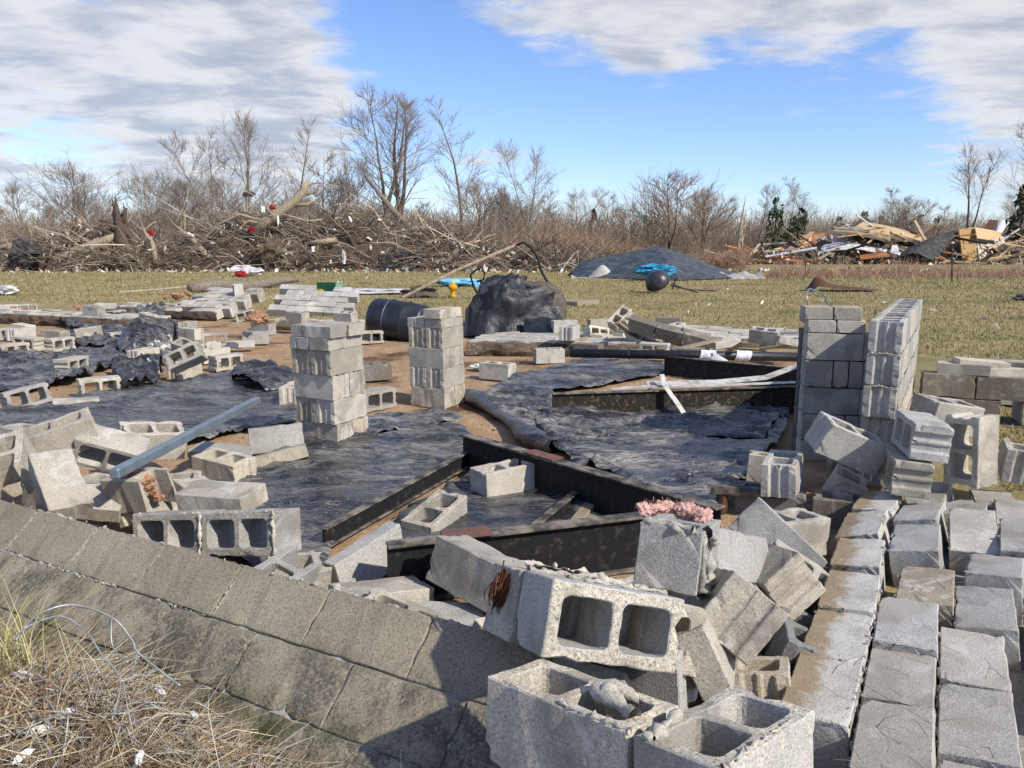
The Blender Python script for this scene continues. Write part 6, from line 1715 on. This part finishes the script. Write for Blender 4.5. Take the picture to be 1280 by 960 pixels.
# distant wooded horizon
def far_wood():
    V = []; F = []; n = 260
    for i in range(n):
        x = -260 + 520 * i / (n - 1); h = 3.5 + 1.6 * mnoise.noise(Vector((x * .05, 1, 0))) + 1.2 * mnoise.noise(Vector((x * .3, 4, 0)))
        V += [(x, 125, -.5), (x, 126, h * .6), (x, 128, h), (x, 136, h * .9), (x, 140, -.5)]
    for i in range(n - 1):
        for j in range(4): F.append((i * 5 + j, (i + 1) * 5 + j, (i + 1) * 5 + j + 1, i * 5 + j + 1))
    put(link('far_woodland', mesh_np('far_woodland', V, F, M['twig'], True)), 'far grey-brown woodland along the horizon', 'woodland', None, 'stuff')
far_wood()
# fallen trunks, left
def trunk_thing(name, label, main, rads, limbs, mat):
    root = empty(name, label, 'fallen tree', main[0])
    o = Vector(main[0]); mb = MB(); mb.tube([Vector(p) - o + Vector((0, 0, 0)) for p in main], rads, 8)
    mb.build('trunk', M[mat], root, smooth=True)
    for pts, r in limbs:
        mb = MB(); mb.tube([Vector(p) - o for p in pts], [r * (1 - .8 * i / (len(pts) - 1)) for i in range(len(pts))], 6); mb.build('branch', M[mat], root, smooth=True)
Y = 47
W = lambda x, y, dy=0: yp(x, y, Y + dy)
trunk_thing('fallen_tree', 'big pale dead trunk leaning up right out of the brush mound', [W(318, 292), W(335, 275), W(355, 262), W(370, 250), W(380, 238), W(386, 224)], [.34, .36, .30, .26, .22, .12],
    [([W(362, 256), W(385, 256), W(398, 246)], .16), ([W(372, 246), W(392, 240), W(400, 232), W(396, 224)], .13), ([W(378, 240), W(388, 230), W(400, 228), W(424, 234)], .08), ([W(340, 272), W(350, 262), W(372, 258)], .15), ([W(328, 280), W(312, 276), W(300, 284), W(296, 300)], .10), ([W(325, 282), W(345, 285), W(362, 300)], .08), ([W(330, 276), W(300, 268), W(270, 282), W(256, 296)], .10)], 'barewood')
trunk_thing('fallen_tree', 'uprooted trunk with forked limbs lying at the far left', [W(66, 328), W(90, 318), W(112, 310), W(132, 302), W(146, 292)], [.42, .40, .36, .28, .16],
    [([W(92, 316), W(96, 300), W(108, 290), W(116, 286)], .13), ([W(100, 312), W(118, 300), W(132, 296), W(138, 284)], .12), ([W(84, 318), W(88, 300), W(82, 288), W(68, 286)], .12), ([W(86, 316), W(86, 296), W(86, 282)], .07), ([W(108, 312), W(120, 322), W(112, 332)], .09), ([W(96, 318), W(130, 318), W(142, 316)], .15)], 'barewood')
trunk_thing('broken_stump', 'jagged grey upended stump with torn dark splinters, far left', [W(156, 322), W(153, 300), W(150, 282), W(146, 264), W(144, 246)], [.55, .42, .30, .16, .03],
    [([W(150, 285), W(156, 270), W(158, 260)], .2), ([W(150, 290), W(136, 278), W(124, 276)], .28), ([W(150, 296), W(134, 290), W(118, 284)], .22), ([W(148, 270), W(142, 258), W(140, 248)], .12), ([W(154, 282), W(162, 296), W(158, 312)], .2), ([W(152, 300), W(146, 282), W(141, 268), W(143, 258)], .16), ([W(156, 300), W(160, 284), W(157, 270)], .14), ([W(150, 292), W(140, 286), W(130, 290), W(124, 300)], .17), ([W(152, 270), W(156, 262), (W(154, 254))], .09)], 'bark_dark')
trunk_thing('fallen_tree', 'pale bare branches arching at the left edge of the brush', [W(-10, 316), W(10, 306), W(30, 310), W(48, 306)], [.14, .13, .10, .06],
    [([W(36, 300), W(40, 292), W(36, 284)], .07), ([W(50, 294), W(60, 298), W(72, 310)], .08), ([W(8, 306), W(6, 296), W(4, 288)], .07)], 'barewood')
trunk_thing('fallen_tree', 'thin pale snapped trunk lying aslant below the tall trees', [W(528, 302, 4), W(510, 282, 4), W(490, 262, 4), W(455, 218, 5)], [.28, .26, .2, .07],
    [([W(508, 280, 4), W(488, 272, 4), W(470, 270, 4)], .10), ([W(515, 290, 4), W(532, 276, 4), W(540, 268, 4)], .10), ([W(500, 300, 2), W(540, 290, 2), W(575, 296, 2)], .09)], 'bark')
rnd = random.Random(77)
for (x0, y0, x1, y1, r0, mat, lab) in ((228, 326, 300, 262, .20, 'bark', 'grey trunk leaning steeply in the brush left of the leaning dead trunk'), (262, 322, 214, 278, .16, 'barewood', 'pale trunk leaning left out of the brush mound'), (372, 330, 436, 288, .22, 'bark', 'grey trunk lying aslant across the right half of the brush mound'),
        (420, 300, 362, 322, .15, 'barewood', 'pale stripped trunk sliding down left in the brush mound'), (458, 334, 404, 262, .13, 'bark_dark', 'dark broken pole-like trunk standing aslant in the brush'), (18, 332, 60, 300, .20, 'bark', 'grey trunk among the logs at the far left edge'),
        (560, 326, 604, 300, .16, 'barewood', 'pale snapped trunk low in the brush behind the pale pole'), (640, 330, 700, 296, .14, 'bark_dark', 'dark thin trunk leaning in the russet brush'), (196, 330, 176, 284, .15, 'barewood', 'short snapped pale trunk right of the jagged stump')):
    a, b = W(x0, y0, -.6), W(x1, y1, .6); mid = a.lerp(b, .5) + Vector((rnd.uniform(-.3, .3), 0, rnd.uniform(.1, .4)))
    dr = (b - a)
    lim = []
    for k in range(6):
        t = rnd.uniform(.35, .95); q = a.lerp(b, t); dv = (dr.normalized() * .8 + Vector((rnd.gauss(0, .7), rnd.gauss(0, .3), rnd.uniform(-.1, .9)))).normalized() * rnd.uniform(.8, 2.2)
        lim.append(([q, q + dv * .5 + Vector((0, 0, .1)), q + dv + Vector((0, 0, rnd.uniform(-.1, .4)))], r0 * rnd.uniform(.25, .5)))
    trunk_thing('fallen_tree', lab, [a, mid, b], [r0 * 1.1, r0 * .9, r0 * .35], lim, mat)
for (x, y, sz, lab) in ((158, 318, 1.5, 'round root plate with soil at the foot of the jagged stump'), (338, 312, 1.6, 'dark root plate under the leaning dead trunk'), (26, 322, 1.2, 'tan earthy root ball at the far left edge')):
    c = W(x, y, -1.2); V = []; F = []
    rb = empty('root_plate', lab, 'roots', c)
    bm = bmesh.new(); bmesh.ops.create_icosphere(bm, subdivisions=3, radius=sz * .5); bm.verts.index_update()
    for v in bm.verts: V.append(tuple(Vector((v.co.x, v.co.y * .45, v.co.z * .8)) * (1 + .6 * mnoise.noise(v.co * 2.2 + Vector((x, 0, 0))) + .25 * mnoise.noise(v.co * 6))))
    F = [tuple(v.index for v in f.verts) for f in bm.faces]; bm.free()
    link('soil_ball', mesh_np('soil_ball', V, F, M['earth_crust']), rb)
    mb = MB()
    for k in range(14):
        an = rnd.uniform(0, 6.28); d0 = Vector((math.cos(an), rnd.uniform(-.5, .3), math.sin(an) * .8)); l = sz * rnd.uniform(.6, 1.2)
        mb.tube([d0 * sz * .25, d0 * l * .7 + Vector((0, 0, rnd.uniform(-.15, .2))), d0 * l + Vector((rnd.uniform(-.3, .3), 0, rnd.uniform(-.3, .3)))], [.06, .04, .01], 5)
    link('roots', mb.mesh('roots', M['barewood'], True), rb)
crumple('plastic_scrap', 'dark sheeting scrap lying in the brush at the far left', 'scrap', W(52, 318) - Vector((0, 1.5, .6)), (2.0, 1.2, 1.6), M['sack'], 31)
crumple('plastic_scrap', 'black scrap snagged high on a bare branch, left', 'scrap', W(312, 246), (.9, .3, .35), M['sack'], 32, 10)
crumple('red_rag', 'red rag snagged on the big leaning dead trunk', 'rag', W(341, 262, -.5), (.42, .2, .28), M['red'], 33, 10)
crumple('white_rag', 'white rag hanging below the red one on the dead trunk', 'rag', W(348, 283, -.5), (.16, .12, .75), M['white'], 34, 10)
crumple('red_rag', 'red rag caught low in the brush mound', 'rag', W(315, 290, -1.5), (.4, .3, .4), M['red'], 35, 10)
crumple('red_rag', 'small red rag beside the jagged stump', 'rag', W(189, 295, -1.5), (.4, .3, .4), M['red'], 36, 10)
crumple('white_sheet', 'long white torn sheet at the right foot of the brush mound', 'sheet', W(430, 330, -2), (.25, .4, 1.0), M['siding'], 37, 10)
crumple('white_sheet', 'white bent strip standing in the brush behind the drum', 'sheet', W(540, 322, 2), (1.6, .3, .7), M['white'], 38, 10)
crumple('dark_wreck', 'dark jumble of wrecked metal at the foot of the brush, centre left', 'wreckage', gp(503, 339, .05), (3.4, 1.8, 1.5), M['sack'], 39, 18)
crumple('white_sheet', 'white sheet and red frame wreck on the grass, left', 'wreckage', gp(310, 345, .1), (1.7, .6, .55), M['siding'], 40, 14)
crumple('red_rag', 'red cloth under the white wreck on the grass', 'rag', gp(302, 347, .05), (.7, .4, .35), M['red'], 41, 10)

# ================================================================== GRASS
def blades(name, label, cat, P, h, lean, tint, mat=None, wdt=.006, seed=0):
    """bent grass blades, two quads each"""
    rg = np.random.default_rng(seed); n = len(P)
    az = rg.uniform(0, 2 * np.pi, n); d = np.stack([np.cos(az), np.sin(az), np.zeros(n)], 1); s = np.stack([-np.sin(az), np.cos(az), np.zeros(n)], 1)
    hh = h * rg.uniform(.5, 1.3, n); ln = lean * hh * rg.uniform(.2, 1.4, n)
    w0 = (wdt * rg.uniform(.6, 1.3, n))[:, None]
    mid = P + d * (ln * .35)[:, None] + np.array([0, 0, 1]) * (hh * .62)[:, None]
    tip = P + d * ln[:, None] + np.array([0, 0, 1]) * hh[:, None]
    V = np.stack([P - s * w0, P + s * w0, mid - s * w0 * .75, mid + s * w0 * .75, tip - s * w0 * .15, tip + s * w0 * .15], 1).reshape(-1, 3)
    b = np.arange(n)[:, None, None] * 6
    F = (b + np.array([[0, 1, 3, 2], [2, 3, 5, 4]])[None]).reshape(-1, 4)
    me = mesh_np(name, V, F, mat or M['vcol'], False, np.repeat(tint, 6, 0))
    return put(link(name, me), label, cat, None, 'stuff')
rg = np.random.default_rng(4)
n = 170000
r = 4.6 * (10.6 ** rg.random(n)); a = rg.uniform(-.72, .72, n); X = r * a; Yv = r
u, v = house_uv(X, Yv); ok = ~((v > -.6) & (v < 10.3) & (u < .9)); ok &= ~((X < 3) & (Yv < 8))
X, Yv = X[ok], Yv[ok]; P = np.stack([X, Yv, ground_z(X, Yv) - .005], 1)
pat = fbm(X * .35, Yv * .35, 6)[:, None]
t1 = np.array([[.37, .295, .145]]); t2 = np.array([[.26, .23, .095]])
pat = np.clip((pat - .5) * 2.2 + .5, 0, 1)
tint = (t1 * (1 - pat) + t2 * pat) * rg.uniform(.8, 1.15, (len(X), 1))
dist = np.hypot(X, Yv)
blades('grass', 'mown tan-green winter turf', 'grass', P, .028 + .0009 * dist, .8, tint, wdt=.003 + .00028 * dist, seed=5)
# greener tufts close to the right side wall
n = 16000
X = rg.uniform(2.9, 7.2, n); Yv = rg.uniform(3.6, 10, n); u, v = house_uv(X, Yv); ok = (u > 1.2) & (fbm(X * 1.2, Yv * 1.2, 8) > .38)
X, Yv = X[ok], Yv[ok]; g_ = (fbm(X * .8, Yv * .8, 15) > .5)[:, None]
tint = np.where(g_, np.array([[.085, .12, .028]]), np.array([[.36, .27, .13]])) * rg.uniform(.6, 1.3, (len(X), 1))
blades('grass_tufts', 'longer green and straw grass beside the fallen right wall', 'grass', np.stack([X, Yv, ground_z(X, Yv)], 1), .13, .9, tint, wdt=.004, seed=6)
# straw heap in the left foreground
def s_straw(rg, n):
    cx = np.array([-.98, 1.62, .16]); s0 = rg.normal(-.25, .52, n); w0 = -.57 - np.abs(rg.normal(.10, .20, n)); x = -.95 + .876 * s0 + .482 * (w0 + .72) ; y = 1.98 - .482 * s0 + .876 * (w0 + .72) - .0
    u, v = house_uv(x, y); k = v > -.50
    x = np.where(k, x - (v + .50) * E2.x * 1.4, x); y = np.where(k, y - (v + .50) * E2.y * 1.4, y)
    z = ground_z(x, y) + .13 * np.exp(-(((x + 1.38) / .36) ** 2 + ((y - 2.00) / .26) ** 2)) * rg.random(n) ** .8
    A = np.stack([x, y, z], 1); az = rg.uniform(0, 2 * np.pi, n); up = rg.normal(.10, .26, n)
    d = np.stack([np.cos(az) * np.cos(up), np.sin(az) * np.cos(up), np.sin(up)], 1); L = (.06 + .34 * rg.random(n) ** 2)[:, None]
    B_ = A + d * L * .55 + rg.normal(0, .018, (n, 3)) + np.array([0, 0, .02]); C_ = A + d * L + rg.normal(0, .02, (n, 3)); C_[:, 2] -= .03 + .05 * rg.random(n)
    for q in (A, B_, C_): q[:, 2] = np.maximum(q[:, 2], ground_z(q[:, 0], q[:, 1]) + .002)
    return A, B_, C_, .0006 + .0016 * rg.random(n) ** 2
def tint_straw(rg, n):
    base = np.array([[.58, .50, .33], [.46, .36, .21], [.32, .20, .12], [.48, .46, .41], [.20, .12, .07], [.66, .61, .46]])
    return base[rg.choice(6, n, p=[.20, .23, .20, .15, .16, .06])] * rg.uniform(.7, 1.15, (n, 1))
bulk_sticks('straw', 'heap of dead straw and dry stalks in the left foreground', 'straw', 9500, s_straw, M['vcol'], 9, tint_straw)
n = 5200; s0 = rg.normal(-.30, .50, n); w0 = -.57 - np.abs(rg.normal(.08, .18, n)); x = -.95 + .876 * s0 + .482 * (w0 + .72); y = 1.98 - .482 * s0 + .876 * (w0 + .72)
zz0 = ground_z(x, y) + .11 * np.exp(-(((x + 1.38) / .36) ** 2 + ((y - 2.00) / .26) ** 2)) * rg.random(n)
blades('dead_grass', 'matted flat dead grass blades in the left foreground', 'grass', np.stack([x, y, zz0], 1), .05, 3.2, tint_straw(rg, n), wdt=.0026, seed=14)
def s_scat(rg, n):
    x = rg.uniform(-1.6, .3, n); y = rg.uniform(.9, 2.4, n); u, v = house_uv(x, y); k = v > -.55
    x = np.where(k, x - (v + .55) * E2.x, x); y = np.where(k, y - (v + .55) * E2.y, y)
    A = np.stack([x, y, ground_z(x, y) + .004], 1); az = rg.uniform(0, 6.28, n); d = np.stack([np.cos(az), np.sin(az), rg.uniform(0, .3, n)], 1); L = rg.uniform(.03, .16, n)[:, None]
    B_ = A + d * L * .5 + np.array([0, 0, .008]); C_ = A + d * L
    for q in (B_, C_): q[:, 2] = np.maximum(q[:, 2], ground_z(q[:, 0], q[:, 1]) + .003)
    return A, B_, C_, rg.uniform(.0007, .0016, n)
bulk_sticks('straw_litter', 'loose dry stalks on the bare soil along the leaning wall', 'straw', 2600, s_scat, M['vcol'], 10, tint_straw)
n = 420; x = rg.normal(-1.80, .15, n); y = rg.normal(2.28, .10, n)
tint = np.array([[.30, .29, .11]]) * rg.uniform(.6, 1.3, (n, 1)) + np.array([[.28, .22, .12]]) * rg.random((n, 1))
blades('grass_clump', 'yellow-green clump of long grass at the left edge below the wall', 'grass', np.stack([x, y, ground_z(x, y) + .05], 1), .20, 1.6, tint, wdt=.0016, seed=8)
def s_stalks(rg, n):
    u_ = rg.uniform(-.7, .9, n); v_ = rg.uniform(.25, .62, n); k = rg.random(n) < .6; v_ = np.where(k, rg.normal(.30, .08, n), v_); u_ = np.where(k, rg.normal(-.35, .22, n), u_)
    x = .961 + u_ * .492 + v_ * .87; y = 2.389 + u_ * .87 - v_ * .492
    A = np.stack([x, y, np.full(n, .245) + .047 * v_], 1); az = rg.normal(1.9, .9, n); d = np.stack([np.cos(az), np.sin(az), np.zeros(n)], 1); L = rg.uniform(.04, .17, n)[:, None]
    B_ = A + d * L * .5 + np.array([0, 0, .008]); C_ = A + d * L + rg.normal(0, .015, (n, 3)) * np.array([1, 1, 0])
    return A, B_, C_, rg.uniform(.0008, .0016, n)
bulk_sticks('dry_stalks', 'dry dark stalks lying on the fallen right wall', 'straw', 28, s_stalks, M['vcol'], 12, tint_pile)
# moss along the foot of the wall
n = 24000; s_ = rg.uniform(-1.4, 2.6, n); w_ = np.abs(rg.normal(0, .05, n))
dens_ok = fbm(s_ * 2.2, s_ * 0 + 2, 12) > .47
org = np.array([-2.0298, 3.1467]); az = -.4917; uu = np.array([math.cos(az), math.sin(az)]); nn = np.array([-math.sin(az), math.cos(az)])
foot = org + nn * (-.385) ; XY = foot[None] + uu[None] * (s_[:, None] + .6) - nn[None] * w_[:, None]
XY = XY[dens_ok]; gz = ground_z(XY[:, 0], XY[:, 1])
blades('moss_strip', 'dark green moss along the foot of the leaning wall', 'moss', np.stack([XY[:, 0], XY[:, 1], gz], 1), .024, 1.2, np.array([[.085, .115, .016]]) * rg.uniform(.5, 1.6, (len(XY), 1)), wdt=.0035, seed=9)
# wire tangle
rnd = random.Random(5)
root = empty('wire_tangle', 'tangle of grey fence wire over the straw, one loop arching toward the wall', 'wire', (-.9, 1.7, .2))
o = Vector(root.location)
def wire(pts, r):
    P_ = [Vector(p) for p in pts]; out = []
    for i in range(len(P_) - 1):
        p0, p1, p2, p3 = P_[max(i - 1, 0)], P_[i], P_[i + 1], P_[min(i + 2, len(P_) - 1)]
        for k in range(6):
            t = k / 6; out.append(.5 * ((2 * p1) + (p2 - p0) * t + (2 * p0 - 5 * p1 + 4 * p2 - p3) * t * t + (3 * p1 - p0 - 3 * p2 + p3) * t ** 3))
    out.append(P_[-1]); mb = MB(); mb.tube([p - o for p in out], r, 5); return mb
arch = [yp(x, y, Yd) for x, y, Yd in ((20, 800, 1.85), (45, 770, 1.95), (90, 756, 2.02), (140, 772, 2.02), (165, 800, 2.0), (172, 815, 1.98), (205, 842, 1.95), (225, 857, 1.93))]
wire(arch, .0032).build('wire_strand', M['wire'], root, smooth=True)
wire([yp(x, y, Yd) for x, y, Yd in ((30, 785, 1.85), (75, 770, 1.95), (108, 790, 1.93), (125, 815, 1.88), (150, 850, 1.82), (140, 900, 1.72))], .0024).build('wire_strand', M['wire'], root, smooth=True)
wire([yp(x, y, Yd) for x, y, Yd in ((172, 815, 1.98), (165, 840, 1.9), (150, 852, 1.85), (196, 836, 1.93))], .0022).build('wire_strand', M['wire'], root, smooth=True)
wire([yp(x, y, Yd) for x, y, Yd in ((140, 772, 2.02), (139, 795, 2.0), (143, 812, 1.98), (160, 828, 1.94))], .0022).build('wire_strand', M['wire'], root, smooth=True)
for k in range(16):
    p = Vector((rnd.gauss(-1.35, .12), rnd.gauss(1.98, .10), .24)); a = rnd.uniform(-.3, 1.0); pts = []
    for i in range(6):
        p = p + Vector((math.cos(a), math.sin(a), 0)) * rnd.uniform(.05, .12); a += rnd.gauss(0, .5)
        z = float(ground_z(p.x, p.y)) + .05 + .12 * rnd.random() * math.exp(-((p.x + 1.2) ** 2 / .3)); pts.append((p.x, p.y, z))
    wire(pts, .0022).build('wire_strand', M['wire'], root, smooth=True)
for k, (x, y, sz, lab) in enumerate(((200, 868, .05, 'white feather-like shred near the wall among the straw'), (28, 848, .055, 'white shred snagged at the left edge of the straw'), (50, 918, .05, 'white twisted shred low in the wire tangle'), (82, 895, .045, 'white shred in the middle of the wire tangle'), (28, 950, .05, 'white shred at the bottom left corner'), (175, 952, .05, 'white shred at the bottom edge of the straw'), (243, 897, .035, 'small white shred beside a rusty leaf'))):
    q = gp(x, y, .24 if k else .22)
    crumple('plastic_shred', lab, 'shred', q, (sz * .4, sz * 1.3, sz * .5), M['white'], 70 + k, 8, amp=.05, rot=.9 + .5 * k)
